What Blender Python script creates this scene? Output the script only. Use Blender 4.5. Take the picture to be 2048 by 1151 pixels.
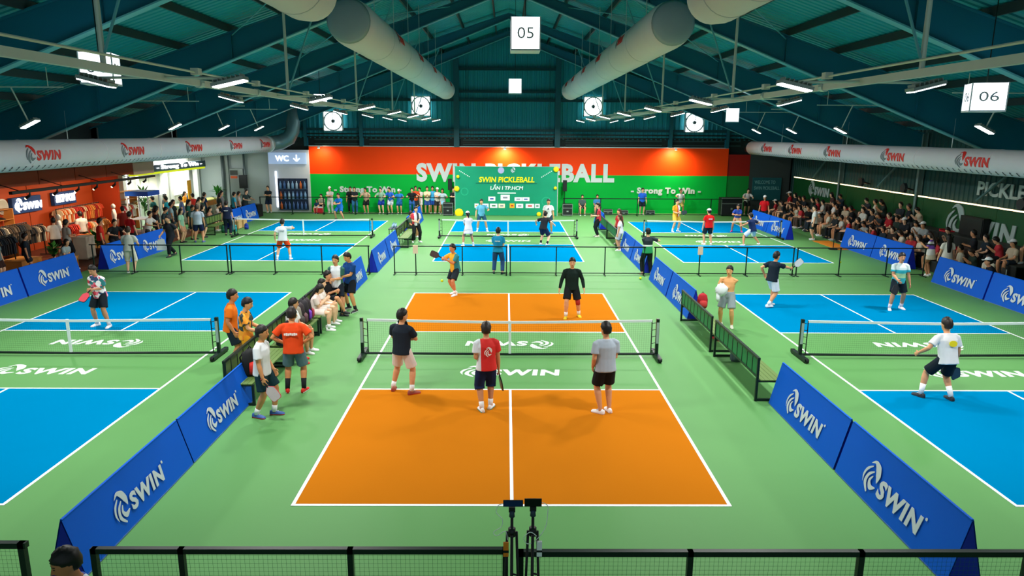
import bpy, math, random
from mathutils import Vector, Matrix
random.seed(7)
SC = bpy.context.scene
COL = SC.collection
for _o in list(bpy.data.objects): bpy.data.objects.remove(_o)

# ------------------------------------------------------------------ camera
CAM = Vector((-.0944, -15.738, 5.075)); YAW = -.0087; PIT = .2148; ROL = .0058; FPX = 1418.8
FW = Vector((-math.sin(YAW)*math.cos(PIT), math.cos(YAW)*math.cos(PIT), -math.sin(PIT)))
RT = Vector((math.cos(YAW), math.sin(YAW), 0)); UP = RT.cross(FW)
_r = RT*math.cos(ROL)+UP*math.sin(ROL); _u = UP*math.cos(ROL)-RT*math.sin(ROL)
_cd = bpy.data.cameras.new('camera'); _co = bpy.data.objects.new('camera', _cd); COL.objects.link(_co)
_m = Matrix((( _r.x,_u.x,-FW.x,CAM.x),(_r.y,_u.y,-FW.y,CAM.y),(_r.z,_u.z,-FW.z,CAM.z),(0,0,0,1)))
_co.matrix_world = _m
_cd.sensor_width = 36; _cd.lens = FPX/2048*36; _cd.clip_start = .05; _cd.clip_end = 300
SC.camera = _co

# ------------------------------------------------------------------ world, exposure
_w = bpy.data.worlds.new('world'); SC.world = _w; _w.use_nodes = True
_bg = _w.node_tree.nodes['Background']; _bg.inputs[0].default_value = (.62,.80,.86,1); _bg.inputs[1].default_value = .55
SC.view_settings.view_transform = 'Standard'; SC.view_settings.look = 'None'
SC.view_settings.exposure = 0.0; SC.view_settings.gamma = 1.0; SC.view_settings.use_curve_mapping = False
LAMP_W = 165.0      # watts of one LED flood lamp

def ray(px, py):
    a = (px-1024)/FPX; b = (py-575.5)/FPX
    u = a*math.cos(ROL)+b*math.sin(ROL); v = -a*math.sin(ROL)+b*math.cos(ROL)
    return FW+RT*u-UP*v
def G(px, py, z=0.0):            # where on the ground a photographed point stands
    d = ray(px, py); return CAM+d*((z-CAM.z)/d.z)

# ------------------------------------------------------------------ materials
def lin(c):
    return tuple(((v/12.92) if v <= .04045 else ((v+.055)/1.055)**2.4) for v in c)
def hexc(h):
    return lin(tuple(int(h[i:i+2],16)/255 for i in (0,2,4)))
_MC = {}
def M(h, rough=.6, metal=0, var=.06, scale=6., spec=.3, bump=0, alpha=1, trans=0):
    """procedural paint: colour with fine noise variation"""
    k = (h, rough, metal, var, scale, spec, bump, alpha, trans)
    if k in _MC: return _MC[k]
    m = bpy.data.materials.new('paint_'+h); m.use_nodes = True
    nt = m.node_tree; b = nt.nodes['Principled BSDF']
    c = hexc(h)
    b.inputs['Roughness'].default_value = rough; b.inputs['Metallic'].default_value = metal
    b.inputs['Specular IOR Level'].default_value = spec
    if var > 0:
        tc = nt.nodes.new('ShaderNodeTexCoord'); n = nt.nodes.new('ShaderNodeTexNoise')
        n.inputs['Scale'].default_value = scale; n.inputs['Detail'].default_value = 3
        nt.links.new(tc.outputs['Object'], n.inputs['Vector'])
        r = nt.nodes.new('ShaderNodeMix'); r.data_type = 'RGBA'
        r.inputs[6].default_value = tuple(max(0,v*(1-var)) for v in c)+(1,)
        r.inputs[7].default_value = tuple(min(1,v*(1+var)) for v in c)+(1,)
        nt.links.new(n.outputs['Fac'], r.inputs[0]); nt.links.new(r.outputs[2], b.inputs['Base Color'])
        if bump:
            bp = nt.nodes.new('ShaderNodeBump'); bp.inputs['Strength'].default_value = bump
            nt.links.new(n.outputs['Fac'], bp.inputs['Height']); nt.links.new(bp.outputs[0], b.inputs['Normal'])
    else:
        b.inputs['Base Color'].default_value = c+(1,)
    if trans: b.inputs['Transmission Weight'].default_value = trans
    if alpha < 1: b.inputs['Alpha'].default_value = alpha
    _MC[k] = m; return m
def EM(h, s):
    k = ('em', h, s)
    if k in _MC: return _MC[k]
    m = bpy.data.materials.new('glow_'+h); m.use_nodes = True
    b = m.node_tree.nodes['Principled BSDF']; c = hexc(h)+(1,)
    b.inputs['Base Color'].default_value = c
    b.inputs['Emission Color'].default_value = c; b.inputs['Emission Strength'].default_value = s
    _MC[k] = m; return m
def MPAT(cols, scale=9., kind='spots'):
    """printed cloth: voronoi cells in several colours"""
    k = ('pat', tuple(cols), scale, kind)
    if k in _MC: return _MC[k]
    m = bpy.data.materials.new('printed_cloth'); m.use_nodes = True
    nt = m.node_tree; b = nt.nodes['Principled BSDF']; b.inputs['Roughness'].default_value = .8
    tc = nt.nodes.new('ShaderNodeTexCoord'); v = nt.nodes.new('ShaderNodeTexVoronoi'); v.inputs['Scale'].default_value = scale
    sp = nt.nodes.new('ShaderNodeSeparateColor'); cr = nt.nodes.new('ShaderNodeValToRGB'); cr.color_ramp.interpolation = 'CONSTANT'
    nt.links.new(tc.outputs['Object'], v.inputs['Vector']); nt.links.new(v.outputs['Color'], sp.inputs[0])
    nt.links.new(sp.outputs[0], cr.inputs[0]); nt.links.new(cr.outputs[0], b.inputs['Base Color'])
    e = cr.color_ramp.elements
    while len(e) < len(cols): e.new(.5)
    for i, c in enumerate(cols): e[i].position = i/len(cols); e[i].color = hexc(c)+(1,)
    _MC[k] = m; return m
def MSPLIT(cols, pos, axis=0, lo=-.3, hi=.3):
    """cloth panels of different colours along one axis of the garment"""
    k = ('spl', tuple(cols), tuple(pos), axis, lo, hi)
    if k in _MC: return _MC[k]
    m = bpy.data.materials.new('panelled_cloth'); m.use_nodes = True
    nt = m.node_tree; b = nt.nodes['Principled BSDF']; b.inputs['Roughness'].default_value = .8
    tc = nt.nodes.new('ShaderNodeTexCoord'); sx = nt.nodes.new('ShaderNodeSeparateXYZ'); mr = nt.nodes.new('ShaderNodeMapRange')
    mr.inputs[1].default_value = lo; mr.inputs[2].default_value = hi
    cr = nt.nodes.new('ShaderNodeValToRGB'); cr.color_ramp.interpolation = 'CONSTANT'
    nt.links.new(tc.outputs['Object'], sx.inputs[0]); nt.links.new(sx.outputs[axis], mr.inputs[0])
    nt.links.new(mr.outputs[0], cr.inputs[0]); nt.links.new(cr.outputs[0], b.inputs['Base Color'])
    e = cr.color_ramp.elements
    while len(e) < len(cols): e.new(.5)
    for i, (c, p) in enumerate(zip(cols, pos)): e[i].position = p; e[i].color = hexc(c)+(1,)
    _MC[k] = m; return m

# ------------------------------------------------------------------ mesh helpers
class MB:
    def __init__(s): s.v = []; s.f = []; s.mi = []
    def add(s, vs, fs, mi=0):
        o = len(s.v); s.v += [tuple(p) for p in vs]; s.f += [tuple(i+o for i in f) for f in fs]; s.mi += [mi]*len(fs); return s
    def box(s, x0, x1, y0, y1, z0, z1, mi=0):
        return s.add([(x0,y0,z0),(x1,y0,z0),(x1,y1,z0),(x0,y1,z0),(x0,y0,z1),(x1,y0,z1),(x1,y1,z1),(x0,y1,z1)],
                     [(0,3,2,1),(4,5,6,7),(0,1,5,4),(1,2,6,5),(2,3,7,6),(3,0,4,7)], mi)
    def cbox(s, c, d, mi=0, rot=None):
        x, y, z = d[0]/2, d[1]/2, d[2]/2
        vs = [Vector(p) for p in [(-x,-y,-z),(x,-y,-z),(x,y,-z),(-x,y,-z),(-x,-y,z),(x,-y,z),(x,y,z),(-x,y,z)]]
        if rot is not None: vs = [rot @ p for p in vs]
        return s.add([p+Vector(c) for p in vs], [(0,3,2,1),(4,5,6,7),(0,1,5,4),(1,2,6,5),(2,3,7,6),(3,0,4,7)], mi)
    def bar(s, a, b, w, h, mi=0, up=(0,0,1)):
        a = Vector(a); b = Vector(b); t = (b-a).normalized(); u = Vector(up)
        if abs(t.dot(u)) > .99: u = Vector((0,1,0))
        x = t.cross(u).normalized()*w/2; y = x.cross(t).normalized()*h/2
        vs = [a-x-y,a+x-y,a+x+y,a-x+y,b-x-y,b+x-y,b+x+y,b-x+y]
        return s.add(vs, [(0,1,2,3),(7,6,5,4),(1,0,4,5),(2,1,5,6),(3,2,6,7),(0,3,7,4)], mi)
    def prism(s, poly, x0, x1, axis=0, mi=0):
        """closed polygon (2-D) swept along an axis; poly given in the two other axes in order"""
        n = len(poly)
        def P(p, t): q = list(p); q.insert(axis, t); return tuple(q)
        vs = [P(p,x0) for p in poly]+[P(p,x1) for p in poly]
        fs = [tuple(range(n)), tuple(reversed(range(n,2*n)))]+[(i+n,(i+1)%n+n,(i+1)%n,i) for i in range(n)]
        return s.add(vs, fs, mi)
    def tube(s, pts, rad, n=10, side=None, mi=0, cap=True, rnd=False):
        """loft of ellipses through pts; rad floats or (a,b); side = direction of the a axis"""
        pts = [Vector(p) for p in pts]; rad = [r if isinstance(r,(tuple,list)) else (r,r) for r in rad]
        if rnd:
            t0 = (pts[0]-pts[1]).normalized(); t1 = (pts[-1]-pts[-2]).normalized()
            a, b = rad[0], rad[-1]
            pts = [pts[0]+t0*min(a)*.8, pts[0]+t0*min(a)*.5]+pts+[pts[-1]+t1*min(b)*.5, pts[-1]+t1*min(b)*.8]
            rad = [(a[0]*.45,a[1]*.45),(a[0]*.82,a[1]*.82)]+rad+[(b[0]*.82,b[1]*.82),(b[0]*.45,b[1]*.45)]
        vs = []; N = len(pts); prev = None
        for i in range(N):
            t = (pts[min(i+1,N-1)]-pts[max(i-1,0)])
            t = t.normalized() if t.length > 1e-9 else Vector((0,0,1))
            sd = Vector(side) if side is not None else (prev if prev is not None else (Vector((1,0,0)) if abs(t.x) < .9 else Vector((0,1,0))))
            x = sd-t*sd.dot(t)
            if x.length < 1e-4: x = Vector((0,1,0))-t*t.y
            x.normalize(); prev = x; y = t.cross(x)
            for k in range(n):
                a = 2*math.pi*k/n
                vs.append(pts[i]+x*(math.cos(a)*rad[i][0])+y*(math.sin(a)*rad[i][1]))
        fs = [(i*n+k, i*n+(k+1)%n, (i+1)*n+(k+1)%n, (i+1)*n+k) for i in range(N-1) for k in range(n)]
        if cap: fs += [tuple(reversed(range(n))), tuple(range((N-1)*n, N*n))]
        return s.add(vs, fs, mi)
    def ball(s, c, r, n=10, m=7, mi=0, fn=None):
        c = Vector(c); r = r if isinstance(r,(tuple,list)) else (r,r,r)
        vs = [c+Vector((0,0,-r[2]))]
        for j in range(1, m):
            ph = -math.pi/2+math.pi*j/m
            for k in range(n):
                a = 2*math.pi*k/n; d = Vector((math.cos(ph)*math.cos(a), math.cos(ph)*math.sin(a), math.sin(ph)))
                q = fn(d) if fn else 1
                vs.append(c+Vector((d.x*r[0]*q, d.y*r[1]*q, d.z*r[2]*q)))
        vs.append(c+Vector((0,0,r[2]))); L = len(vs)-1
        fs = [(0,1+(k+1)%n,1+k) for k in range(n)]
        fs += [(1+(j-1)*n+k,1+(j-1)*n+(k+1)%n,1+j*n+(k+1)%n,1+j*n+k) for j in range(1,m-1) for k in range(n)]
        fs += [(1+(m-2)*n+k,1+(m-2)*n+(k+1)%n,L) for k in range(n)]
        return s.add(vs, fs, mi)
    def xf(s, mat):
        s.v = [tuple(mat @ Vector(p)) for p in s.v]; return s
    def mesh(s, name, mats, smooth=False):
        me = bpy.data.meshes.new(name); me.from_pydata(s.v, [], s.f)
        for m in (mats if isinstance(mats,(list,tuple)) else [mats]): me.materials.append(m)
        if any(s.mi): me.polygons.foreach_set('material_index', s.mi)
        if smooth: me.polygons.foreach_set('use_smooth', [True]*len(s.f))
        me.update(); return me
    def build(s, name, mats, parent=None, smooth=False, loc=None, rz=None):
        return link(name, s.mesh(name, mats, smooth), parent, loc, rz)
def link(name, me, parent=None, loc=None, rz=None):
    o = bpy.data.objects.new(name, me); COL.objects.link(o)
    if parent is not None: o.parent = parent
    if loc is not None: o.location = loc
    if rz is not None: o.rotation_euler = (0,0,rz)
    return o
def tag(o, label=None, cat=None, group=None, kind=None):
    if label: o['label'] = label
    if cat: o['category'] = cat
    if group: o['group'] = group
    if kind: o['kind'] = kind
    return o
def empty(name, loc=(0,0,0), rz=0, label=None, cat=None, group=None, kind=None):
    o = bpy.data.objects.new(name, None); COL.objects.link(o); o.location = loc; o.rotation_euler = (0,0,rz); o.empty_display_size = .1
    return tag(o, label, cat, group, kind)
def copy_tree(o, parent=None):
    c = o.copy(); COL.objects.link(c); c.parent = parent
    for ch in list(o.children): copy_tree(ch, c)
    return c
def frame_obj(o, origin, xd, yd):
    """lay a flat mesh (x right, y up) on a surface: origin, x direction, y direction"""
    xd = Vector(xd).normalized(); yd = Vector(yd).normalized(); n = xd.cross(yd)
    o.matrix_basis = Matrix(((xd.x,yd.x,n.x,origin[0]),(xd.y,yd.y,n.y,origin[1]),(xd.z,yd.z,n.z,origin[2]),(0,0,0,1)))
    return o
_TC = {}
def text_geo(s, size=1, bold=0., shear=0., space=1., extrude=.004):
    k = (s, size, bold, shear, space, extrude)
    if k in _TC: return _TC[k]
    cu = bpy.data.curves.new('lettering', 'FONT'); cu.body = s; cu.size = size; cu.offset = bold*size; cu.shear = shear
    cu.space_character = space; cu.extrude = extrude; cu.resolution_u = 3
    ob = bpy.data.objects.new('lettering', cu); COL.objects.link(ob)
    dg = bpy.context.evaluated_depsgraph_get()
    me = bpy.data.meshes.new_from_object(ob.evaluated_get(dg))
    vs = [tuple(v.co) for v in me.vertices]; fs = [tuple(p.vertices) for p in me.polygons]
    bpy.data.objects.remove(ob); bpy.data.curves.remove(cu); bpy.data.meshes.remove(me)
    xs = [v[0] for v in vs]; ys = [v[1] for v in vs]
    bb = (min(xs), max(xs), min(ys), max(ys)) if vs else (0,1,0,1)
    _TC[k] = (vs, fs, bb); return _TC[k]
def text_mb(s, w, h, bold=.012, shear=0., space=1., extrude=.004, mi=0, mb=None, ox=0, oy=0):
    """lettering fitted into a w by h box whose lower left corner is (ox, oy)"""
    vs, fs, bb = text_geo(s, 1, bold, shear, space, 0.01)
    mb = mb or MB(); sx = w/(bb[1]-bb[0]); sy = h/(bb[3]-bb[2])
    return mb.add([(ox+(v[0]-bb[0])*sx, oy+(v[1]-bb[2])*sy, v[2]/.01*extrude) for v in vs], fs, mi)
def strip2(mb, pts, wid, e=.004, mi=0, ox=0, oy=0, sc=1):
    """tapered flat stroke through 2-D points (smoothed), used for the emblem"""
    P = []; 
    n = len(pts); R = 7
    for i in range(n-1):
        p0 = pts[max(i-1,0)]; p1 = pts[i]; p2 = pts[i+1]; p3 = pts[min(i+2,n-1)]
        for k in range(R):
            t = k/R
            q = [.5*((2*p1[a])+(-p0[a]+p2[a])*t+(2*p0[a]-5*p1[a]+4*p2[a]-p3[a])*t*t+(-p0[a]+3*p1[a]-3*p2[a]+p3[a])*t**3) for a in (0,1)]
            P.append((q[0], q[1], wid[i]+(wid[i+1]-wid[i])*t))
    P.append((pts[-1][0], pts[-1][1], wid[-1]))
    vs = []; N = len(P)
    for i in range(N):
        a = P[max(i-1,0)]; b = P[min(i+1,N-1)]; dx, dy = b[0]-a[0], b[1]-a[1]; L = math.hypot(dx,dy) or 1
        nx, ny = -dy/L*P[i][2]/2, dx/L*P[i][2]/2
        for z in (-e, e):
            vs.append((ox+(P[i][0]+nx)*sc, oy+(P[i][1]+ny)*sc, z)); vs.append((ox+(P[i][0]-nx)*sc, oy+(P[i][1]-ny)*sc, z))
    fs = []
    for i in range(N-1):
        a = i*4; b = a+4
        fs += [(a+2,a+3,b+3,b+2),(a,b,b+1,a+1),(a,a+2,b+2,b),(a+1,b+1,b+3,a+3)]
    mb.add(vs, fs, mi)
def emblem(mb, ox, oy, h, mi=0, mi2=None, e=.004):
    mi2 = mi if mi2 is None else mi2
    strip2(mb, [(.22,.86),(.42,.97),(.62,.86),(.72,.66),(.74,.44)], [.0,.10,.24,.22,.0], e, mi2, ox, oy, h)
    strip2(mb, [(.36,.82),(.14,.64),(.05,.42),(.10,.2)], [.03,.09,.08,.0], e, mi, ox, oy, h)
    strip2(mb, [(.50,.70),(.28,.52),(.22,.26),(.42,.02)], [.03,.10,.13,.05], e, mi, ox, oy, h)
    strip2(mb, [(.50,.56),(.40,.38),(.52,.22),(.76,.30)], [.03,.10,.17,.02], e, mi, ox, oy, h)
def logo_mb(h, e=.004, two=False, flipx=False):
    """emblem and the four letters; h = emblem height, total about 3 h wide"""
    mb = MB(); emblem(mb, 0, 0, h, 0, 1 if two else None, e)
    text_mb('SWIN', 2.15*h, .56*h, .045, .10, 1.12, e, 1 if two else 0, mb, .88*h, .13*h)
    return mb

ORD = ['first','second','third','fourth','fifth','sixth','seventh','eighth','ninth','tenth','eleventh','twelfth','thirteenth','fourteenth','fifteenth','sixteenth','seventeenth','eighteenth','nineteenth','twentieth']
ORD += ['twenty-'+o for o in ORD[:9]]+['thirtieth']+['thirty-'+o for o in ORD[:9]]
# ================================================================== structure
LX, RX, Y2 = -10.11, 10.14, 19.2
WY = 30.6                       # inner face of the back wall
m_floor = M('5A9253', .55, 0, .05, .5, .14); m_blue = M('0078AA', .7, 0, .03, .4, 0.0); m_orange = M('BC6E16', .7, 0, .04, .6, .0)
m_line = M('EEF2F4', .5, 0, .02, 3); m_flogo = M('DCEBE0', .5, 0, .06, 5)
m_teal = M('1A929C', .5, 0, .12, .7, .35, .05); m_tealw = M('178490', .5, 0, .10, .8, .35); m_beam = M('10667C', .4, 0, .10, 1., .4)
m_flange = M('5CA4AE', .4, 0, .08, 2.); m_purlin = M('2E3C3E', .5, 0, .1, 2.); m_black = M('101416', .45, 0, .1, 8); m_dark = M('14201F', .6, 0, .1, 2)
m_white = M('E9EAEA', .5, 0, .03, 4); m_steel = M('B9C6C4', .4, .3, .05, 5); m_blk_metal = M('14231F', .35, .2, .08, 10)

fl = MB().box(-21,19.5,-18,31,-.2,0).build('floor', m_floor); tag(fl, kind='structure')
def flat(name, mat, x0, x1, y0, y1, z, par=fl): return MB().box(x0,x1,y0,y1,.0005,z).build(name, mat, par)
def court(cx, cy, mat):
    a, b, n, w = 3.05, 6.705, 2.13, .025
    for s in (-1,1):
        ya, yb = sorted((s*n, s*b))
        flat('court_surface', mat, cx-a, cx+a, cy+ya, cy+yb, .002)
        flat('court_line', m_line, cx-a-w, cx+a+w, cy+s*b-w, cy+s*b+w, .004)
        flat('court_line', m_line, cx-a, cx+a, cy+s*n-w, cy+s*n+w, .004)
        flat('court_line', m_line, cx-w, cx+w, cy+ya, cy+yb, .0045)
        flat('court_line', m_line, cx+s*a-w, cx+s*a+w, cy-b-w, cy+b+w, .005)
        o = logo_mb(.72, .0015).build('floor_logo', m_flogo, fl)
        sx = -s
        frame_obj(o, (cx+s*1.09, cy+s*(1.05+.33), .004), (-s,0,0), (0,-s,0)) if s > 0 else frame_obj(o, (cx-1.09, cy-1.05-.33, .004), (1,0,0), (0,1,0))
for cx, cy, mt in ((0,0,m_orange),(LX,0,m_blue),(RX,0,m_blue),(0,Y2,m_blue),(LX,Y2,m_blue),(RX,Y2,m_blue)): court(cx, cy, mt)

# ---- back wall: ribbed teal sheet above, painted panels below
def ribbed(u0, u1, step, amp, top):
    """profile along u: list of (u, offset)"""
    P = []; u = u0
    while u < u1-1e-6:
        P += [(u,0),(u+step*.55,0),(u+step*.65,amp),(u+step*.9,amp)]; u += step
    P.append((u1,0)); return P
mb = MB(); pr = ribbed(-18.3,18.3,.30,.04,0)
roofz = lambda x: 11.45-.332*abs(x)
vs = []; fs = []
for i,(u,o) in enumerate(pr): vs += [(u,WY+.25-o,4.7),(u,WY+.25-o,roofz(u))]
fs = [(2*i,2*i+2,2*i+3,2*i+1) for i in range(len(pr)-1)]
mb.add(vs, fs)
wall_back = mb.build('wall_back', m_tealw); tag(wall_back, kind='structure')
def wpart(name, mat, x0, x1, z0, z1, y0=0., y1=.2): return MB().box(x0,x1,WY+y0,WY+y1,z0,z1).build(name, mat, wall_back)
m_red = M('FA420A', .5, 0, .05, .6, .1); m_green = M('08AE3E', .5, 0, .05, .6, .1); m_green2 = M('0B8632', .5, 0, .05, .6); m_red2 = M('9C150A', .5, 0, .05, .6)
wpart('green_panel', m_green, -12.75, 14.2, 0, 2.44); wpart('red_panel', m_red, -12.75, 14.2, 2.44, 4.18)
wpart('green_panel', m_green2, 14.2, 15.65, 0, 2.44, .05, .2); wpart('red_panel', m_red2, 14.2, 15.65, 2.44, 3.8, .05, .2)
wpart('panel_capping', m_steel, -12.75, 14.2, 4.18, 4.23, -.03, .22)
wpart('dark_band', m_dark, -18.3, 18.3, 4.18, 4.75, .23, .5)
wpart('grey_panel', M('9AA6A4',.6,0,.05,.8), -20.4, -15.35, 0, 4.2, .0, .2)
wpart('white_panel', M('C9CCD6',.5,0,.03,.8), -15.35, -12.75, 0, 3.95, -.12, .2)
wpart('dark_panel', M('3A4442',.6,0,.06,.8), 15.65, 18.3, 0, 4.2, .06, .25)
wpart('backing_panel', m_dark, -20.6, 18.6, 0, 5.0, .42, .55)
for z in (4.78, 4.98): wpart('conduit_pipe', m_blk_metal, -12.9, 15.6, z-.04, z+.04, .08, .16)
for x0, x1 in ((-12.4,-9.5),(-8.9,-3.8),(-2.9,2.9),(3.7,9.9),(10.6,15)):      # shutters of the low clerestory
    for k in range(3): wpart('louvre', m_blk_metal if k%2 else M('24413F',.5), x0, x1, 4.3+k*.14, 4.38+k*.14, .17, .22)
m_girt = M('0B3C42', .5, 0, .1, 1)
for z, xa in ((5.25,17.5),(7.1,12.5),(9.0,3.1)):
    wpart('girt', m_girt, -xa, xa, z-.08, z+.08, .02, .2)
wpart('girt', m_girt, -3.1, 3.1, 7.55, 7.68, .0, .2)
for x in (-2.6, 2.6): wpart('panel_seam', M('1E7078',.5), x-.03, x+.03, 5.4, 9.6, .15, .22)
def wtext(s, x0, x1, z0, z1, mat, bold, par=wall_back, y=WY-.02, e=.03, space=1., name='lettering', shear=0.):
    o = text_mb(s, x1-x0, z1-z0, bold, shear, space, e).build(name, mat, par)
    return frame_obj(o, (x0, y, z0), (1,0,0), (0,0,1))
m_let = M('D3DAD8', .5, 0, .03, 3)
wtext('SWIN PICKLEBALL', -5.9, 6.88, 1.97, 3.17, m_let, .05, space=1.12)
wtext('- Strong To Win -', -11.25, -6.9, 1.16, 1.66, m_let, .045, space=1.1); wtext('- Strong To Win -', 8.0, 12.55, 1.16, 1.68, m_let, .045, space=1.1)
# columns in the gable
for x, w in ((-3.28,.34),(3.15,.34),(-9.35,.22),(10.4,.22),(-12.9,.2),(14.05,.2)):
    c = empty('column', (x,WY,0), kind='structure')
    zb, zt = 4.2, roofz(x)-.5
    MB().box(-w/2,w/2,-.14,-.10,zb,zt).build('flange', M('16525C',.45), c); MB().box(-.02,.02,-.10,.2,zb,zt).build('web', m_beam, c)
    MB().box(-w/2,w/2,.16,.2,zb,zt).build('flange', m_beam, c)
# ---- roof: ribbed sheets, purlins
mb = MB()
for s in (-1,1):
    pr = ribbed(-18, 31, .28, .035, 0); vs = []
    for (u,o) in pr: vs += [(0,u,11.45+o),(s*18.6,u,roofz(18.6)+o)]
    mb.add(vs, [(2*i,2*i+2,2*i+3,2*i+1) if s > 0 else (2*i,2*i+1,2*i+3,2*i+2) for i in range(len(pr)-1)])
ceiling = mb.build('ceiling', m_teal); tag(ceiling, kind='structure')
FR = [-14.2, -6.6, .95, 8.5, 16.05, 23.6, 30.3]
pm = None
for s in (-1,1):
    for k in range(11):
        x = s*(.75+k*1.66); z = roofz(x)-.13
        MB().bar((x,-18,z),(x,31,z),.07,.22).build('purlin', m_purlin, ceiling)
for k in range(len(FR)-1):             # light roof panels seen as faint skylights
    for s in (-1,1):
        pass
def rafter(y):
    r = empty('rafter', (0,y,0), kind='structure')
    for s in (-1,1):
        xe = 18.2; poly = [(0,11.18),(s*xe,roofz(xe)-.27),(s*xe,10.95-.397*xe),(0,10.9)]
        MB().prism(poly, -.012, .012, 1).build('web', m_beam, r)
        MB().bar((0,0,10.9),(s*xe,0,10.95-.397*xe),.26,.035).build('bottom_flange', m_flange, r)
        MB().bar((0,0,11.2),(s*xe,0,roofz(xe)-.25),.26,.03).build('top_flange', m_beam, r)
        for x in (4.5, 9., 13.5):
            MB().box(s*x-.01,s*x+.01,-.12,.12,10.98-.397*x,11.1-.332*x).build('stiffener', m_beam, r)
        for x in (6., 11.):              # fly braces down to the flange
            MB().bar((s*x,.08,10.95-.397*x),(s*x,.9,roofz(x)-.2),.04,.04).build('fly_brace', m_purlin, r)
    return r
for y in FR: rafter(y)
# sway rods between the rafters
for s in (-1,1):
    for (ya,yb) in ((8.5,16.05),(.95,8.5)):
        b = empty('sway_rod', (0,ya,0), kind='structure')
        MB().tube([(s*2.5,0,roofz(2.5)-.35),(s*9,yb-ya,roofz(9)-.35)],[.02,.02],6).build('rod', m_flange, b)
        MB().tube([(s*9,0,roofz(9)-.35),(s*2.5,yb-ya,roofz(2.5)-.35)],[.02,.02],6).build('rod', m_flange, b)
# ---- side walls
def side_wall(name, x, s, mat):
    pr = ribbed(-18, 31, .3, .04, 0); vs = []
    for (u,o) in pr: vs += [(x-s*o,u,0),(x-s*o,u,5.6)]
    o = MB().add(vs, [(2*i,2*i+1,2*i+3,2*i+2) if s > 0 else (2*i,2*i+2,2*i+3,2*i+1) for i in range(len(pr)-1)]).build(name, mat)
    return tag(o, kind='structure')
wr = side_wall('wall_right', 18.5, 1, M('143E3C',.6,0,.08,.6)); wl = side_wall('wall_left', -20.6, -1, M('2A2624',.6,0,.08,.6))
tag(MB().box(-20.6,-18.2,-18,31,3.75,3.95).build('soffit_left', M('1D1C1B',.7,0,.05,1)), kind='structure')
tag(MB().box(-18.4,-18.2,-18,31,3.95,5.6).build('wall_left_upper', M('22282A',.7,0,.06,.6)), kind='structure')
# right wall: dark green lining boards with a light strip along the top
m_lin = M('064A20', .55, 0, .06, .6)
yy = 29.9
for k in range(18):
    MB().box(18.3,18.42,yy-2.4+.015,yy,0,2.42).build('lining_board', m_lin, wr); yy -= 2.4
for y in (23.6,16.05,8.5,.95):
    c = empty('column', (18.35,y,0), kind='structure')
    MB().box(-.14,-.11,-.07,.07,0,5.2).build('flange', M('6A8482',.5), c); MB().box(-.11,.1,-.012,.012,0,5.2).build('web', M('5A7472',.5), c); MB().box(.08,.11,-.07,.07,0,5.2).build('flange', M('5A7472',.5), c)
    MB().bar((-.1,.1,4.9),(-.1,3.4,2.6),.07,.07).build('diagonal_brace', M('3E6668',.5), c)
for y in (23.6,16.05,8.5,.95):
    c = empty('column', (-18.0,y,0), kind='structure')
    MB().box(.09,.12,-.1,.1,3.96,5.2).build('flange', M('4A5556',.5), c); MB().box(-.2,.09,-.012,.012,3.96,5.2).build('web', M('4A5556',.5), c)
# writing on the right wall
m_dlet = M('9FB0AC', .55, 0, .05, 3)
def rtext(mbx, origin): 
    o = mbx.build('lettering', m_dlet, wr); return frame_obj(o, origin, (0,-1,0), (0,0,1))
rtext(logo_mb(.92,.02), (18.27,27.5,1.45))
rtext(logo_mb(1.36,.02), (18.27,13.65,.98))
rtext(text_mb('PICKLEBALL', 4.6, .55, .03, 0, 1, .02), (18.44,12.2,2.8))
o = MB().box(15.9,17.75,WY-.05,WY+.06,.9,2.35).build('welcome_board', M('17595E',.5), wall_back)
for i,(t,w) in enumerate((('WELCOME TO',1.35),('SWIN PICKLEBALL',1.65))):
    wtext(t, 16.0, 16.0+w, 1.95-i*.38, 2.17-i*.38, M('6FA8A6',.5), .01, wall_back, WY-.056, .006)
# ================================================================== ducts, lamps, fans, number boxes
m_duct = M('DED2D6', .75, 0, .04, 1.5, .2, .04); m_duct2 = M('CCC6CA', .75, 0, .05, 1.2, .2, .05); m_ductend_shade = M('9AA4AC', .8, 0, .05, 2)
m_hole = M('2A3032', .8, 0, 0)
m_redlet = M('D8271C', .5, 0, .04, 4); m_greylet = M('6E7478', .5, 0, .04, 4)
import bmesh
def sliced(mb, h, n=9):
    """cut flat lettering into thin bands so that it can follow a curve"""
    bm = bmesh.new(); me = mb.mesh('tmp', [m_greylet, m_redlet]); bm.from_mesh(me)
    for k in range(1, n):
        bmesh.ops.bisect_plane(bm, geom=bm.verts[:]+bm.edges[:]+bm.faces[:], plane_co=(0,h*k/n,0), plane_no=(0,1,0))
    bm.verts.index_update(); out = MB()
    out.v = [tuple(v.co) for v in bm.verts]; out.f = [tuple(v.index for v in f.verts) for f in bm.faces]; out.mi = [f.material_index for f in bm.faces]
    bm.free(); bpy.data.meshes.remove(me); return out
def duct_logo(par, x, y, z, r, ang, h, facing):
    """lettering bent onto the round duct, reading along -/+ y"""
    mb = sliced(logo_mb(h, .004, True), h); v = []
    for p in mb.v:
        a = ang+(p[1]-h*.45)/r; rr = r+.006+p[2]
        yy = y+p[0] if facing < 0 else y-p[0]
        v.append((x+facing*-1*math.cos(a)*rr, yy, z+math.sin(a)*rr))
    mb.v = v; return mb.build('logo', [m_greylet, m_redlet], par)
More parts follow.
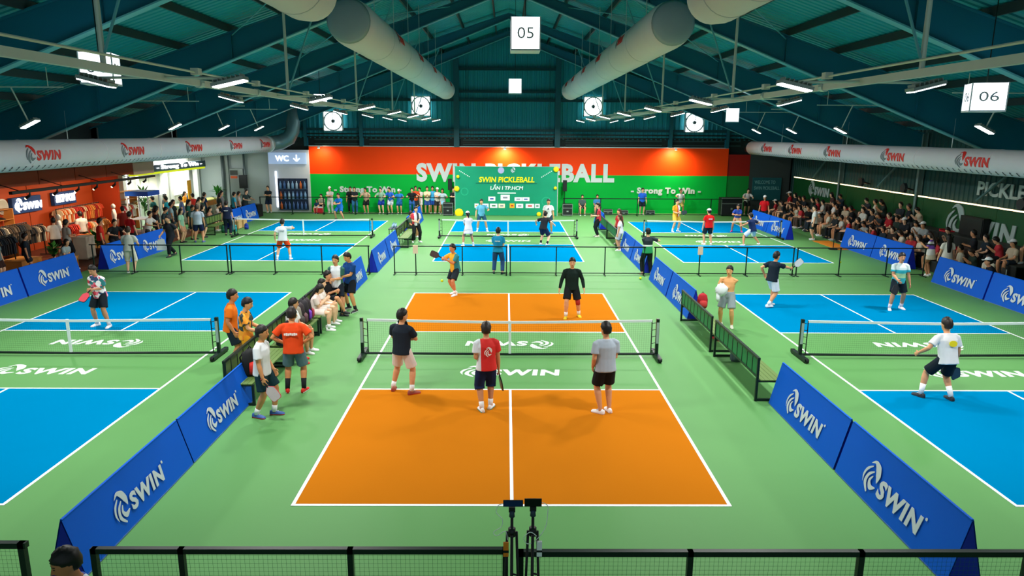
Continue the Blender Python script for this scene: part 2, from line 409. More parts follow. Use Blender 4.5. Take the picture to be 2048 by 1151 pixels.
def holes(par, x, z, r, y0, y1, angs, step, size):
    mb = MB(); y = y0
    while y < y1:
        for a in angs:
            c = Vector((x+math.cos(a)*(r+.004), y, z+math.sin(a)*(r+.004))); t = Vector((-math.sin(a),0,math.cos(a)))*size*1.6; u = Vector((0,size,0))
            mb.add([c-t-u,c+t-u,c+t+u,c-t+u],[(0,1,2,3)])
        y += step
    return tag(mb.build('vent_slots', m_hole, par), kind='stuff')
def round_duct(name, x, z, r, y0, y1, label, mat, near_mat=None, taper=True, n=28):
    d = empty(name, (0,0,0), 0, label, 'air duct', 'white fabric air ducts under the roof')
    ys = [y0, y0+.12, y0+.35, y0+.6]+[y0+.6+(y1-y0-1.4)*k/12 for k in range(1,12)]+([y1-.8, y1-.35, y1-.1, y1] if taper else [y1])
    rr = [r*.55, r*.85, r*.98, r]+[r*(1-.012*(k%2)) for k in range(1,12)]+([r, r*.9, r*.6, r*.35] if taper else [r])
    MB().tube([(x,y,z) for y in ys], rr, n, (1,0,0)).build('fabric_tube', mat, d, True)
    for k in range(1,8):
        yk = y0+(y1-y0)*k/8
        MB().tube([(x,yk-.02,z),(x,yk+.02,z)],[r*1.006,r*1.006],n,(1,0,0)).build('seam', m_duct2, d, True)
        MB().tube([(x,yk,z+r),(x,yk,roofz(x)-.1)],[.012,.012],5).build('hanger', m_steel, d)
    return d
for s, side in ((-1,'left'),(1,'right')):
    x = s*3.7
    d = round_duct('fabric_duct', x, 7.55, .54, 1.3, 28.6, 'long white fabric air duct %s of the hanging number box, ending at the gable wall' % side, m_duct)
    if True:
        MB().tube([(x,1.2,7.55),(x,1.28,7.55),(x,1.36,7.55)],[.30,.44,.50],28,(1,0,0)).build('shaded_end_panel', m_ductend_shade, d, True)  # shade on the near duct end is put into this darker grey
    holes(d, x, 7.55, .54, 2.2, 28, [math.pi*1.5-s*-.55, math.pi*1.5-s*-1.25], .32, .022)
    for y in (6,11,16,21,25): duct_logo(d, x, y+(.6 if s>0 else -.6), 7.55, .54, .35, .42, s)
    d = round_duct('fabric_duct', x, 7.55, .54, -13.5, -1.5, 'near white fabric air duct piece at the top edge, %s of the roof ridge' % side, m_duct)
    holes(d, x, 7.55, .54, -8, -.8, [math.pi*1.5-s*-.55, math.pi*1.5-s*-1.25], .32, .022)
# side ducts
def side_duct(s, x, z, r, label, ys):
    d = empty('fabric_duct', (0,0,0), 0, label, 'air duct', 'white fabric air ducts under the roof')
    yy = [-17]+[-17+44*k/22 for k in range(1,22)]+[28.2]
    MB().tube([(x,y,z) for y in yy],[r*(1-.015*(k%2)) for k in range(len(yy))],28,(1,0,0)).build('fabric_tube', m_duct2, d, True)
    for y in range(-2,28,4): MB().tube([(x,y-.02,z),(x,y+.02,z)],[r*1.01]*2,28,(1,0,0)).build('seam', m_duct, d, True)
    for y in (.95,8.5,16.05,23.6): MB().tube([(x,y,z+r),(x,y,10.95-.397*abs(x)+.6)],[.015,.015],5).build('hanger', m_steel, d)
    holes(d, x, z, r, -6, 28, [(math.pi+.75 if s>0 else -.75),(math.pi+.95 if s>0 else -.95)], .3, .022)
    for y in ys: duct_logo(d, x, y, z, r, .05, .55, s if s<0 else s)
    return d
_dl = side_duct(-1, -14.7, 4.33, .47, 'large white fabric air duct with red lettering along the shop side', (5.6,10.9,16.3,21.4,26))
_dr = side_duct(1, 14.9, 4.28, .40, 'white fabric air duct with red lettering along the bleacher side', (7.6,12.3,17.4,21.6,25.6))
MB().tube([(-14.7,28.1,4.33),(-14.7,28.6,4.33)],[.5,.5],24,(1,0,0)).build('collar', m_steel, _dl, True)
pts = [(-14.7,28.6,4.33)]+[(-14.1+.0-.6*math.cos(a),28.6+.5*math.sin(a),4.33+.35*(1-math.cos(a))) for a in (.5,1.,1.4)]
pts = [(-14.7,28.55,4.33),(-14.55,29.0,4.36),(-14.1,29.3,4.45),(-13.6,29.35,4.7),(-13.35,29.4,5.15),(-13.3,29.4,5.7),(-13.3,29.4,7.0)]
MB().tube(pts,[.46,.46,.46,.45,.42,.40,.38],22,(0,0,1)).build('elbow', M('6A8288',.4,.4,.05,3), _dl, True)
MB().tube([(14.9,28.2,4.28),(14.9,28.9,4.28)],[.36,.3],22,(1,0,0)).build('collar', m_blk_metal, _dr, True)

# ---- lamp rails with LED flood lamps
m_pipe = M('C9CFC4', .45, .1, .05, 5)
for s, side in ((-1,'left'),(1,'right')):
    x = s*5.05; z = 5.83
    r = empty('lamp_rail', (x,0,0), 0, 'long pale lamp rail hung from the roof along the %s aisle' % side, 'lamp rail', 'lamp rails')
    MB().box(-.045,.045,-17,29.5,z-.05,z+.05).build('rail', m_pipe, r)
    MB().tube([(-s*.12,-17,z+.14),(-s*.12,29.5,z+.14)],[.018,.018],6).build('conduit', m_pipe, r)
    for k,y in enumerate((-9,-4.2,-1.5,2,6,10,14,18,22,26)):
        MB().box(-s*.12-.06,-s*.12+.06,y-.07,y+.07,z+.1,z+.2).build('junction_box', m_pipe, r)
        MB().tube([(s*.0,y+.3,z),(s*.0,y+.42,z)],[.075,.075],10).build('clamp', m_steel, r)
    for y in FR[1:6]:
        MB().tube([(0,y,z),(0,y,10.95-.397*5.05-.02)],[.035,.028],8).build('drop_rod', m_pipe, r)
        MB().tube([(0,y,z+.1),(-s*1.4,y,10.95-.397*3.65)],[.02,.02],6).build('stay_rod', m_flange, r)
m_lamp = EM('FFFFFF', 9.0); m_house = M('8D9693', .4, .4, .05, 6)
_lamp_n = 0
def flood(x, y, z, tilt, label, group, watts, rod=None, L=.48, Wd=.24, light=True, spread=168):
    """LED flood lamp: finned housing, diffuser and its own light, tilted about the y axis"""
    f = empty('flood_lamp', (x,y,z), 0, label, 'lamp', group)
    R = Matrix.Rotation(tilt, 3, 'Y')
    MB().cbox((0,0,.055), (L,Wd,.05), 0, None).xf(R).build('housing', m_house, f)
    mb = MB()
    for k in range(7): mb.cbox((-L/2+.04+k*(L-.08)/6,0,.1),(.012,Wd*.8,.045))
    mb.xf(R).build('heat_sink', m_house, f)
    MB().cbox((0,0,.022), (L*.94,Wd*.9,.018)).xf(R).build('diffuser', m_lamp, f)
    if rod:
        MB().tube([R @ Vector((0,0,.1)), Vector(rod)-Vector((x,y,z))],[.022,.022],6).build('bracket', m_pipe, f)
    if light:
        ld = bpy.data.lights.new('lamp_light','AREA'); ld.shape = 'RECTANGLE'; ld.size = L*.94; ld.size_y = Wd*.9; ld.energy = watts; ld.color = (1,.985,.95); ld.spread = math.radians(spread)
        lo = bpy.data.objects.new('lamp_light', ld); COL.objects.link(lo); lo.parent = f
        lo.matrix_local = Matrix.Rotation(tilt,4,'Y') @ Matrix.Translation((0,0,.008))
    return f
LY = [-5.1,0,5.1,10.2,15.3,20.4,25.5]
ords = ['nearest','second','third','fourth','fifth','sixth','seventh','last']
for s, side in ((-1,'left'),(1,'right')):
    for k, y in enumerate(LY):
        for xi, tl, nm in ((4.07,-.22,'court-centre side'),(6.0,.25,'outer side')):
            f = flood(s*xi, y, 5.72, tl*s*-1 if False else (tl if s<0 else -tl), '%s flood lamp on the %s of the %s lamp rail' % (ords[k], nm, side), 'flood lamps on the rails', LAMP_W*(1.8 if y > 19 else (1.2 if y > 9 else 1.0)),
                  (s*5.05, y, 5.83))
for s, side in ((-1,'shop'),(1,'bleacher')):
    for k, y in enumerate((-6,-.9,4.1,9,12.7,17.6,22.3)):
        if k == 3: continue
        lb = '%s small flood lamp on a slanting rod above the %s-side air duct' % (ords[k], side)
        flood(s*13.0, y, 5.21, .45*s, lb, 'flood lamps above the side ducts', LAMP_W*.8, (s*13.4, y, 6.2), .5, .24, True, 125)
    for k, y in enumerate((-6,-.9,4.1,12.7,17.6,22.3)):   # long thin support bars
        o = MB().tube([(s*12.0,y,6.21),(s*14.9,y,6.21)],[.02,.02],6).build('support_bar', m_pipe)
        MB().tube([(s*12.4,y,6.21),(s*12.4,y,10.95-.397*12.4+.7)],[.012,.012],5).build('hanger', m_pipe, o)
        tag(o, '%s thin pale support bar under the %s-side roof' % (ords[k], side), 'bar', 'support bars')

# ---- number boxes
m_box = EM('F4F8FF', 2.6); m_num = M('A6AEB6', .5, 0, 0)
def number_box(x, y, z, t, label, w=.6, h=.62, rz=0.):
    b = empty('number_box', (x,y,z), rz, label, 'sign', 'lit number boxes over the courts')
    MB().box(-w/2,w/2,-w/2,w/2,-h/2,h/2).build('light_box', m_box, b)
    mb = MB()
    for sx in (-1,1):
        for sy in (-1,1): mb.box(sx*w/2-.012,sx*w/2+.012,sy*w/2-.012,sy*w/2+.012,-h/2-.01,h/2+.01)
    mb.box(-w/2-.01,w/2+.01,-w/2-.01,w/2+.01,-h/2-.04,-h/2-.005)
    mb.build('edge_frame', M('D7DCE4',.4), b)
    MB().tube([(0,0,h/2),(0,0,roofz(x)-z)],[.012,.012],6).build('hanging_rod', m_blk_metal, b)
    for i in range(4 if t else 0):
        o = text_mb(t, w*.56, h*.36, .0, 0, 1, .004).build('number', m_num, b)
        a = i*math.pi/2; c, s_ = math.cos(a), math.sin(a)
        n = Vector((s_,-c,0)); xd = Vector((c,s_,0))
        frame_obj(o, n*(w/2+.004)-xd*w*.28+Vector((0,0,-h*.18)), xd, (0,0,1))
    return b
number_box(.29,0,7.1,'05','large lit number box reading 05 under the roof ridge')
number_box(.3,Y2,7.25,'','small lit number box in front of the gable wall centre')
number_box(-8.71,0,6.36,'04','lit number box behind the shop-side lamp rail', .62, .6, .25)
number_box(10.21,0,5.89,'06','lit number box hanging right of the court over the bleacher side', .66, .55, -.35)
number_box(10.74,Y2,5.98,'','small lit number box near the right gable fan', .6, .6, -.3)
number_box(-8.97,Y2,6.56,'','small lit number box near the left gable fan', .6, .5, .3)

# ---- exhaust fans let into the gable, daylight behind
m_sky = EM('FFFFFF', 3.0)
for i,(x,z,lb) in enumerate(((-11.08,5.75,'square exhaust fan low in the gable, above the shop end'),(-5.51,6.71,'square exhaust fan left of the central gable bay'),(5.38,6.74,'square exhaust fan right of the central gable bay'),(11.85,5.79,'square exhaust fan low in the gable, above the bleacher end'))):
    f = empty('exhaust_fan', (x,WY-.12,z), 0, lb, 'fan', 'exhaust fans in the gable wall')
    w = .62
    mb = MB()
    for a,b,c,d in ((-w,w,w-.05,w),(-w,w,-w,-w+.05),(-w,-w+.05,-w,w),(w-.05,w,-w,w)): mb.box(a,b,-.12,.14,c,d)
    mb.build('frame', M('CBD2D4',.4), f)
    MB().box(-w+.02,w-.02,.12,.14,-w+.02,w-.02).build('daylight_pane', m_sky, f)
    mb = MB(); n = 28; R0, R1 = .53, .60
    vs = [(math.cos(2*math.pi*k/n)*r,y,math.sin(2*math.pi*k/n)*r) for y in (-.08,.1) for r in (R0,R1) for k in range(n)]
    fs = []
    for k in range(n):
        k2 = (k+1)%n; fs += [(k,k2,n+k2,n+k),(2*n+k,3*n+k,3*n+k2,2*n+k2),(k,2*n+k,2*n+k2,k2),(n+k,n+k2,3*n+k2,3*n+k)]
    mb.add(vs, fs).build('shroud_ring', M('C3CACC',.4), f)
    for k in range(5):
        a = 2*math.pi*k/5+.3; c, s_ = math.cos(a), math.sin(a)
        MB().add([(c*.1-s_*.05,.0,s_*.1+c*.05),(c*.5-s_*.10,.03,s_*.5+c*.10),(c*.5+s_*.12,-.05,s_*.5-c*.12),(c*.1+s_*.05,-.02,s_*.1-c*.05),
                  (c*.1-s_*.05,.01,s_*.1+c*.05),(c*.5-s_*.10,.04,s_*.5+c*.10),(c*.5+s_*.12,-.04,s_*.5-c*.12),(c*.1+s_*.05,-.01,s_*.1-c*.05)],
                 [(0,1,2,3),(7,6,5,4),(0,4,5,1),(1,5,6,2),(2,6,7,3),(3,7,4,0)]).build('blade', M('E6EEF2',.4,0,0,6,.3,0,1,.85), f)
    MB().tube([(0,-.1,0),(0,.06,0)],[.1,.12],14,(1,0,0)).build('hub', M('6B7478',.4), f)
    for k in (-.2,.2): MB().box(-w,w,-.13,-.11,k-.008,k+.008).build('guard_bar', m_blk_metal, f)
    MB().box(-.01,.01,-.13,-.11,-w,w).build('guard_bar', m_blk_metal, f)
# right-wall light strip (the glowing line on top of the lining boards)
ls = empty('light_strip', (18.25,0,2.45), 0, 'thin warm light strip along the top of the dark green side wall', 'light strip')
for y0,y1 in ((23.8,29.8),(16.2,23.4),(8.7,15.85),(1.1,8.3),(-6,.8)):
    MB().box(-.02,.03,y0,y1,-.03,.02).build('strip', EM('FFE0A8',3.), ls); MB().box(.0,.09,y0,y1,-.06,-.03).build('channel', m_blk_metal, ls)
# wall washers on the panel capping: their light makes the scallops on the red panel
for x,lb,pw in ((-11.9,'shop end',260),(-.2,'middle',850),(10.6,'bleacher end',700)):
    c = empty('wall_lamp', (x,WY-.02,4.14), 0, 'small white wall lamp above the red wall panel, %s' % lb, 'lamp', 'wall lamps')
    MB().box(-.03,.03,-.8,.0,.02,.06).build('arm', m_white, c); MB().tube([(0,-.8,.06),(0,-.8,-.06)],[.07,.09],12).build('head', m_white, c, True)
    MB().tube([(0,-.8,-.075),(0,-.8,-.06)],[.075,.075],12).build('diffuser', EM('FFF4DC',6.), c)
    ld = bpy.data.lights.new('wall_light','SPOT'); ld.energy = pw; ld.color = (1,.86,.6); ld.spot_size = 2.7; ld.spot_blend = .9; ld.shadow_soft_size = .08
    lo = bpy.data.objects.new('wall_light', ld); COL.objects.link(lo); lo.parent = c; lo.location = (0,-.8,-.09); lo.rotation_euler = (math.radians(35),0,0)
# ================================================================== people
REMESH = []          # (object, voxel, smooth iterations) resolved together at the end
def blob(name, mb, mat, parent, voxel, it=2):
    o = mb.build(name, mat, parent, True); REMESH.append((o, voxel, it)); return o
def ik(a, b, l1, l2, pole):
    a = Vector(a); b = Vector(b); d = b-a; L = max(1e-4, d.length); mx = (l1+l2)*.998
    if L > mx: b = a+d*(mx/L); d = b-a; L = mx
    L2 = max(L, abs(l1-l2)*1.05+.01)
    t = d.normalized(); x = (l1*l1-l2*l2+L2*L2)/(2*L2); x = max(-l1, min(l1, x)); h = math.sqrt(max(0, l1*l1-x*x))
    p = Vector(pole); p = p-t*p.dot(t)
    if p.length < 1e-4: p = Vector((0,1,0))-t*t.y
    return a+t*x+p.normalized()*h, b
POSES = {
 'stand': dict(),
 'stance': dict(feet=((-.17,.02,0,18),(.17,-.02,0,-18))),
 'crossed': dict(hands=((.10,.22,1.14),(-.12,.25,1.16)), elbow=(.7,-.15,-.6)),
 'hips': dict(hands=((-.19,.06,1.0),(.19,.06,1.0)), elbow=(1.,-.5,.1), feet=((-.16,0,0,15),(.16,0,0,-15))),
 'front': dict(hands=((-.05,.26,1.08),(.10,.26,1.02)), feet=((-.16,.04,0,15),(.17,-.03,0,-20))),
 'clap': dict(hands=((-.04,.32,1.2),(.05,.32,1.2))),
 'phone': dict(hands=((-.06,.3,1.2),(.26,.05,.8)), headp=18),
 'lean_rail': dict(lean=16, hands=((-.25,.42,1.08),(.25,.42,1.08)), pel=(0,-.05,.92)),
 'ready': dict(pel=(0,-.06,.82), lean=24, feet=((-.26,.0,0,14),(.26,.02,0,-14)), hands=((-.05,.42,.98),(.12,.44,1.0))),
 'walk': dict(feet=((-.09,.24,0,4),(.09,-.24,.03,-4)), pel=(0,0,.90), hands=((-.3,-.12,.82),(.28,.24,.88)), lean=4),
 'stretch': dict(feet=((-.2,.1,0,12),(.14,-.12,0,-10)), pel=(0,-.02,.90), hands=((-.26,.08,.86),(.34,.5,1.2)), lean=8),
 'lunge': dict(feet=((-.5,.05,0,25),(.46,-.04,0,-25)), pel=(0,0,.76), lean=16, hands=((-.5,.22,.95),(.45,.25,.95))),
 'wave': dict(hands=((-.28,.05,.8),(.42,.28,1.45)), feet=((-.14,0,0,10),(.14,0,0,-10))),
 'sit': dict(pel=(0,0,.53), feet=((-.13,.40,0,8),(.13,.40,0,-8)), hands=((-.13,.34,.60),(.13,.34,.60)), lean=6),
 'sit_fwd': dict(pel=(0,0,.53), feet=((-.16,.38,0,14),(.15,.42,0,-10)), hands=((-.03,.44,.62),(.05,.44,.64)), lean=26, headp=-6),
 'sit_cross': dict(pel=(0,0,.53), feet=((-.10,.40,0,4),(.05,.52,.12,-12)), hands=((-.02,.26,.72),(.06,.26,.74)), lean=3),
 'sit_phone': dict(pel=(0,0,.53), feet=((-.14,.36,0,8),(.14,.42,0,-6)), hands=((-.05,.34,.86),(.06,.34,.84)), lean=12, headp=20),
 'bend': dict(pel=(0,-.12,.84), lean=52, feet=((-.15,0,0,8),(.15,.05,0,-8)), hands=((-.16,.5,.6),(.2,.48,.62))),
}
SKIN = ['CC9670','C48A64','D6A482','BC8260','DCAC8C']
VOX = {0:(.0105,.0135), 1:(.0145,.018), 2:(.022,.024)}
PEOPLE = []
def person(loc, face, pose='stand', h=1.72, shirt='222222', bottom='202020', btype='shorts', hair='short', hairc='15110F', shoes='EEEEEE', sole=None,
           socks=None, sleeve='short', skin=None, lod=1, label='', group=None, female=False, cap=None, twist=0, heady=0, fem_len=.55, shirt_print=None,
           knee=None, cat='person', pose_over=None, seat=None, bare=False, wide=1.0):
    P = dict(pel=(0,0,.935), lean=2, feet=((-.11,0,0,10),(.11,0,0,-10)), hands=((-.27,.07,.80),(.27,.07,.80)), elbow=(.35,-.9,-.15), headp=0)
    P.update(POSES[pose])
    if pose_over: P.update(pose_over)
    s = h/1.75; n = 12 if lod < 2 else 8
    skin = skin or SKIN[len(PEOPLE)%len(SKIN)]
    skin = '%02X%02X%02X' % tuple(min(255,int(int(skin[i:i+2],16)*1.07)+4) for i in (0,2,4))
    root = empty('person', loc, math.radians(face), label, cat, group)
    PEOPLE.append(root)
    ms = M(skin, .55, 0, .05, 8); ml = P['lean']*math.pi/180
    T = Matrix.Rotation(math.radians(twist),3,'Z') @ Matrix.Rotation(-ml,3,'X')
    pel = Vector(P['pel'])
    tw = 1.0 if not female else .9
    tw *= wide
    def tp(x,y,z): return pel+T @ Vector((x,y,z))
    # joints
    sh = [tp(sx*.185*tw,-.005,.405) for sx in (-1,1)]; hip = [pel+Matrix.Rotation(math.radians(twist*.4),3,'Z') @ Vector((sx*.09,0,-.04)) for sx in (-1,1)]
    leg = []; arm = []
    for i, sx in enumerate((-1,1)):
        fx, fy, fz, fyaw = P['feet'][i]
        an = Vector((fx,fy,fz+.09)); k, an = ik(hip[i], an, .43, .42, (sx*.18,1,.05)); leg.append((hip[i],k,an,fyaw,fz))
        e = P['elbow']; pole = T @ Vector((sx*e[0],e[1],e[2])); w = Vector(P['hands'][i])
        el, w = ik(sh[i], w, .28, .255, pole); arm.append((sh[i],el,w))
    # head frame
    HR = T @ Matrix.Rotation(ml*.75,3,'X') @ Matrix.Rotation(math.radians(heady),3,'Z') @ Matrix.Rotation(-math.radians(P['headp']),3,'X')
    hc = tp(0,.012,.505)+HR @ Vector((0,.022,.142))
    def hp(x,y,z): return hc+HR @ Vector((x,y,z))
    X = T @ Vector((1,0,0))
    # ---- body: one skin
    b = MB()
    zs = [(-.10,.10,.09),(-.02,.158,.115),(.10,.135*tw,.098),(.22,.15*tw,.108),(.34,.158*tw,.110),(.40,.14*tw,.088),(.445,.09*tw,.065),(.49,.055,.055)]
    b.tube([tp(0,-.012 if z > .3 else 0,z) for z,_,_ in zs], [(a,c) for _,a,c in zs], n+2, X)
    b.tube([tp(0,-.005,.44), tp(0,.010,.52), hp(0,-.012,-.04)], [.06,.054,.052], n)
    hz = [(-.118,.018,.02,.045),(-.105,.042,.05,.035),(-.075,.058,.075,.018),(-.03,.071,.09,.004),(.02,.076,.096,0),(.065,.072,.094,-.004),(.10,.052,.07,-.006),(.118,.025,.035,-.006)]
    hz = [(z*1.06,a*1.08,c*1.06,o) for z,a,c,o in hz]
    b.tube([hp(0,o,z) for z,_,_,o in hz], [(a,c) for _,a,c,o in hz], n+2, HR @ Vector((1,0,0)))
    if lod < 2:
        b.tube([hp(0,.088,.025), hp(0,.104,-.012), hp(0,.112,-.03), hp(0,.09,-.04)], [.010,.013,.016,.012], 6)
        for sx in (-1,1): b.tube([hp(sx*.076,-.006,-.03), hp(sx*.084,-.012,.0), hp(sx*.08,-.014,.028)], [(.008,.014),(.009,.022),(.008,.016)], 6, HR @ Vector((1,0,0)), rnd=True)
    for i, sx in enumerate((-1,1)):
        hj, k, an, fyaw, fz = leg[i]
        b.tube([hj+Vector((0,0,.03)), hj*.7+k*.3, hj*.3+k*.7, k, k*.72+an*.28, k*.4+an*.6, an, an+Vector((0,0,-.03))], [.085,.095,.078,.060,.066,.054,.037,.036], n, rnd=True)
        fr = Matrix.Rotation(math.radians(fyaw),3,'Z'); d = fr @ Vector((0,1,0))
        g0 = Vector((an.x,an.y,an.z-.055))
        b.tube([g0-d*.05, g0+d*.03+Vector((0,0,.005)), g0+d*.13-Vector((0,0,.012))], [(.032,.03),(.036,.034),(.04,.02)], n, fr @ Vector((1,0,0)), rnd=True)
        s0, el, w = arm[i]
        b.tube([tp(sx*.10*tw,-.005,.42), s0*.97+el*.03, s0*.45+el*.55, el, el*.7+w*.3, w], [.044,.054,.049,.041,.044,.030], n, rnd=True)
        fd = (w-el).normalized(); wd = fd.cross(Vector((1,0,0)))
        if wd.length < .2: wd = Vector((0,0,1)).cross(fd)
        wd.normalize()
        if wd.y < 0: wd = -wd
        pn = fd.cross(wd).normalized()
        if pn.x*sx > 0: pn = -pn                       # palm looks to the body
        b.tube([w-fd*.01, w+fd*.03, w+fd*.085], [(.028,.02),(.04,.018),(.042,.015)], n, wd, rnd=True)
        if lod < 2:
            for j, (o, L) in enumerate(((.031,.072),(.0105,.082),(-.0105,.078),(-.031,.062))):
                p0 = w+fd*.08+wd*o; p1 = p0+fd*L*.55+wd*o*.18+pn*.010; p2 = p1+(fd*.62+pn*.75).normalized()*L*.5
                b.tube([p0,p1,p2], [.0108,.0105,.0095], 6, rnd=True)
            t0 = w+fd*.025+wd*.03; t1 = t0+(fd*.6+wd*.75+pn*.2).normalized()*.045; b.tube([t0,t1,t1+(fd*.9+wd*.15+pn*.3).normalized()*.035], [.015,.0125,.0105], 6, rnd=True)
        else:
            b.tube([w+fd*.08, w+fd*.12+pn*.012, w+fd*.15+pn*.04], [(.038,.014),(.036,.012),(.03,.01)], 6, wd, rnd=True)
            b.tube([w+fd*.03+wd*.03, w+fd*.08+wd*.06], [.014,.011], 6, rnd=True)
    S = Matrix.Diagonal((s,s,s,1))
    vb, vc = VOX[lod]
    blob('body', b.xf(S), ms, root, vb, 1)
    # ---- shirt
    if not bare:
        c = MB(); zb = -.09 if btype != 'dress' else -.30
        rz = [(zb-.03,.208,.158),(.02,.188,.145),(.12,.178*tw,.135),(.25,.182*tw,.138),(.35,.184*tw,.130),(.405,.150*tw,.105),(.45,.105*tw,.082),(.485,.078,.072)]
        if btype == 'dress': rz[0] = (-.36,.29,.24); rz.insert(1,(-.12,.205,.165))
        if pose.startswith('sit') and btype != 'dress': rz[0] = (-.04,.198,.152)
        c.tube([tp(0,-.012 if z > .3 else 0,z) for z,_,_ in rz], [(a,q) for _,a,q in rz], n+4, X)
        for i, sx in enumerate((-1,1)):
            s0, el, w = arm[i]
            if sleeve == 'short': c.tube([tp(sx*.07,-.005,.435), tp(sx*.135*tw,-.005,.428), s0+(el-s0)*.04, s0*.7+el*.3, s0*.32+el*.68], [.045,.056,.068,.073,.08], n)
            elif sleeve == 'long': c.tube([tp(sx*.07,-.005,.435), tp(sx*.135*tw,-.005,.428), s0, s0*.5+el*.5, el, el*.5+w*.5, el*.06+w*.94], [.045,.054,.062,.058,.054,.048,.038], n)
        shirt_m = shirt if not isinstance(shirt, str) else M(shirt, .8, 0, .07, 9, .15, .5)
        so = blob('shirt' if btype != 'dress' else 'dress', c.xf(S), shirt_m, root, vc)
        if shirt_print:
            txt, pc, pw, ph, pz, back = shirt_print
            pm_ = MB()
            if txt == 'EMB': emblem(pm_, 0, 0, ph)
            elif txt == 'BARS':
                for j in range(7): pm_.box(pw*j/7+.003, pw*(j+1)/7-.003, 0 if j%3 else ph*.15, ph*(1 if j%2 else .85), -.004, .004)
            elif txt == 'BLOB': pm_.tube([(pw/2,ph/2,-.004),(pw/2,ph/2,.004)], [(pw/2,ph/2)]*2, 14, (1,0,0))
            else: pm_.prism([(0,0),(pw,0),(pw/2,ph)], -.004, .004, 2)
            po = pm_.build('shirt_print', M(pc,.6,0,0), so)
            yo = -.160 if back else .150
            org = tp(-pw/2 if back else pw/2, yo, pz)*s
            frame_obj(po, org, X if back else -X, T @ Vector((0,0,1)))
    # ---- lower garment
    c = MB()
    if btype in ('shorts','pants','long'):
        pz = [(.07,.162,.125),(0,.178,.133),(-.08,.172,.13),(-.12,.14,.11)]
        c.tube([pel+Vector((0,0,z)) for z,_,_ in pz], [(a,q) for _,a,q in pz], n+2, (1,0,0))
        for i in (0,1):
            hj, k, an, fyaw, fz = leg[i]
            if btype == 'shorts': c.tube([hj+Vector((0,0,.04)), hj*.75+k*.25, hj*.4+k*.6, hj*.14+k*.86], [.098,.112,.112,.116], n)
            elif btype == 'long': c.tube([hj+Vector((0,0,.04)), hj*.5+k*.5, k, k*.8+an*.2], [.098,.11,.102,.10], n)
            else: c.tube([hj+Vector((0,0,.04)), hj*.6+k*.4, k, k*.5+an*.5, an*.94+k*.06], [.098,.106,.086,.078,.072], n)
    elif btype == 'skirt':
        if pose.startswith('sit'):
            for i in (0,1):
                hj, k, an, fyaw, fz = leg[i]; c.tube([hj+Vector((0,0,.03)), hj*.5+k*.5, hj*.2+k*.8], [.11,.115,.11], n)
        c.tube([pel+Vector((0,0,z)) for z in (.08,0,-.12,-.28)], [(.155,.12),(.175,.135),(.20,.17),(.25,.21)] if not pose.startswith('sit') else [(.155,.12),(.175,.135),(.18,.14),(.1,.1)], n+4, (1,0,0))
    bm_ = bottom if not isinstance(bottom, str) else M(bottom, .8, 0, .07, 9, .15, .4)
    if btype != 'dress': blob({'shorts':'shorts','pants':'trousers','long':'shorts','skirt':'skirt'}[btype], c.xf(S), bm_, root, vc)
    # ---- shoes, socks
    for i in (0,1):
        hj, k, an, fyaw, fz = leg[i]
        q = MB(); ring = []
        st = [(-.085,.022,.05),(-.078,.034,.085),(-.03,.038,.095),(.03,.04,.082),(.09,.047,.06),(.14,.046,.05),(.172,.034,.042),(.185,.016,.03)]
        for (yy,w_,hh) in st: ring += [(-w_,yy,0),(-w_*1.02,yy,.022),(-w_*.9,yy,hh*.6),(-w_*.5,yy,hh*.95),(w_*.5,yy,hh*.95),(w_*.9,yy,hh*.6),(w_*1.02,yy,.022),(w_,yy,0)]
        N = len(st)
        for j in range(N-1):
            for e in range(8):
                a = (j*8+e, j*8+(e+1)%8, (j+1)*8+(e+1)%8, (j+1)*8+e)
                q.f.append(a); q.mi.append(1 if e in (0,6,7) else 0)
        q.v = ring[:]; q.f += [tuple(reversed(range(8))), tuple(range((N-1)*8,N*8))]; q.mi += [0,0]
        tilt = 0
        mt = Matrix.Translation((an.x,an.y,fz)) @ Matrix.Rotation(math.radians(fyaw),4,'Z')
        q.xf(mt); q.xf(S)
        sho = q.build('shoe', [M(shoes,.6,0,.05,20), M(sole or shoes,.6,0,.03,20)], root, lod < 2)
        if lod == 0:
            ls_ = MB()
            for j in range(4): ls_.cbox((0,.0+.022*j,.094-.0075*j),(.05,.006,.006))
            ls_.xf(mt); ls_.xf(S); ls_.build('laces', M('F2F2F2',.8) if shoes[0] < 'E' else M('B8BCC4',.8), sho)
        if socks:
            up_ = {'s':.25,'l':.45}[socks[1]]
            p1 = an*(1-up_)+k*up_
            MB().tube([an-Vector((0,0,.02)), an*.6+p1*.4, p1], [.046,.049,.056 if up_ > .3 else .05], n).xf(S).build('sock', M(socks[0],.85,0,.04,20), root, True)
    if knee:
        hj, k, an, _, _ = leg[knee[1]]; MB().tube([k*.75+hj*.25, k, k*.7+an*.3], [.075,.066,.064], n).xf(S).build('knee_sleeve', M(knee[0],.8), root, True)
    # ---- hair or cap
    if hair != 'bald':
        def hfn(d):
            lim = .36 if d.y > .55 else (.20 if d.y > .15 else (.02 if d.y > -.3 else -.46))
            if hair in ('long','bob') and d.y < .15: lim = -.85
            tuft = .035*math.sin(d.x*17+d.y*11+len(PEOPLE))*math.sin(d.z*13-d.y*9)+.02*math.sin(d.x*31-d.z*23+d.y*19)
            if d.z > lim: return 1.0+tuft*(1.3 if d.z > .3 else .8)
            if d.z > lim-.16: return .90
            return .78
        q = MB(); q.ball((0,0,0), (.101,.122,.148), 26 if lod < 2 else 12, 20 if lod < 2 else 10, 0, hfn)
        q.v = [tuple(hp(v[0], v[1]-.012, v[2]+.012)) for v in q.v]
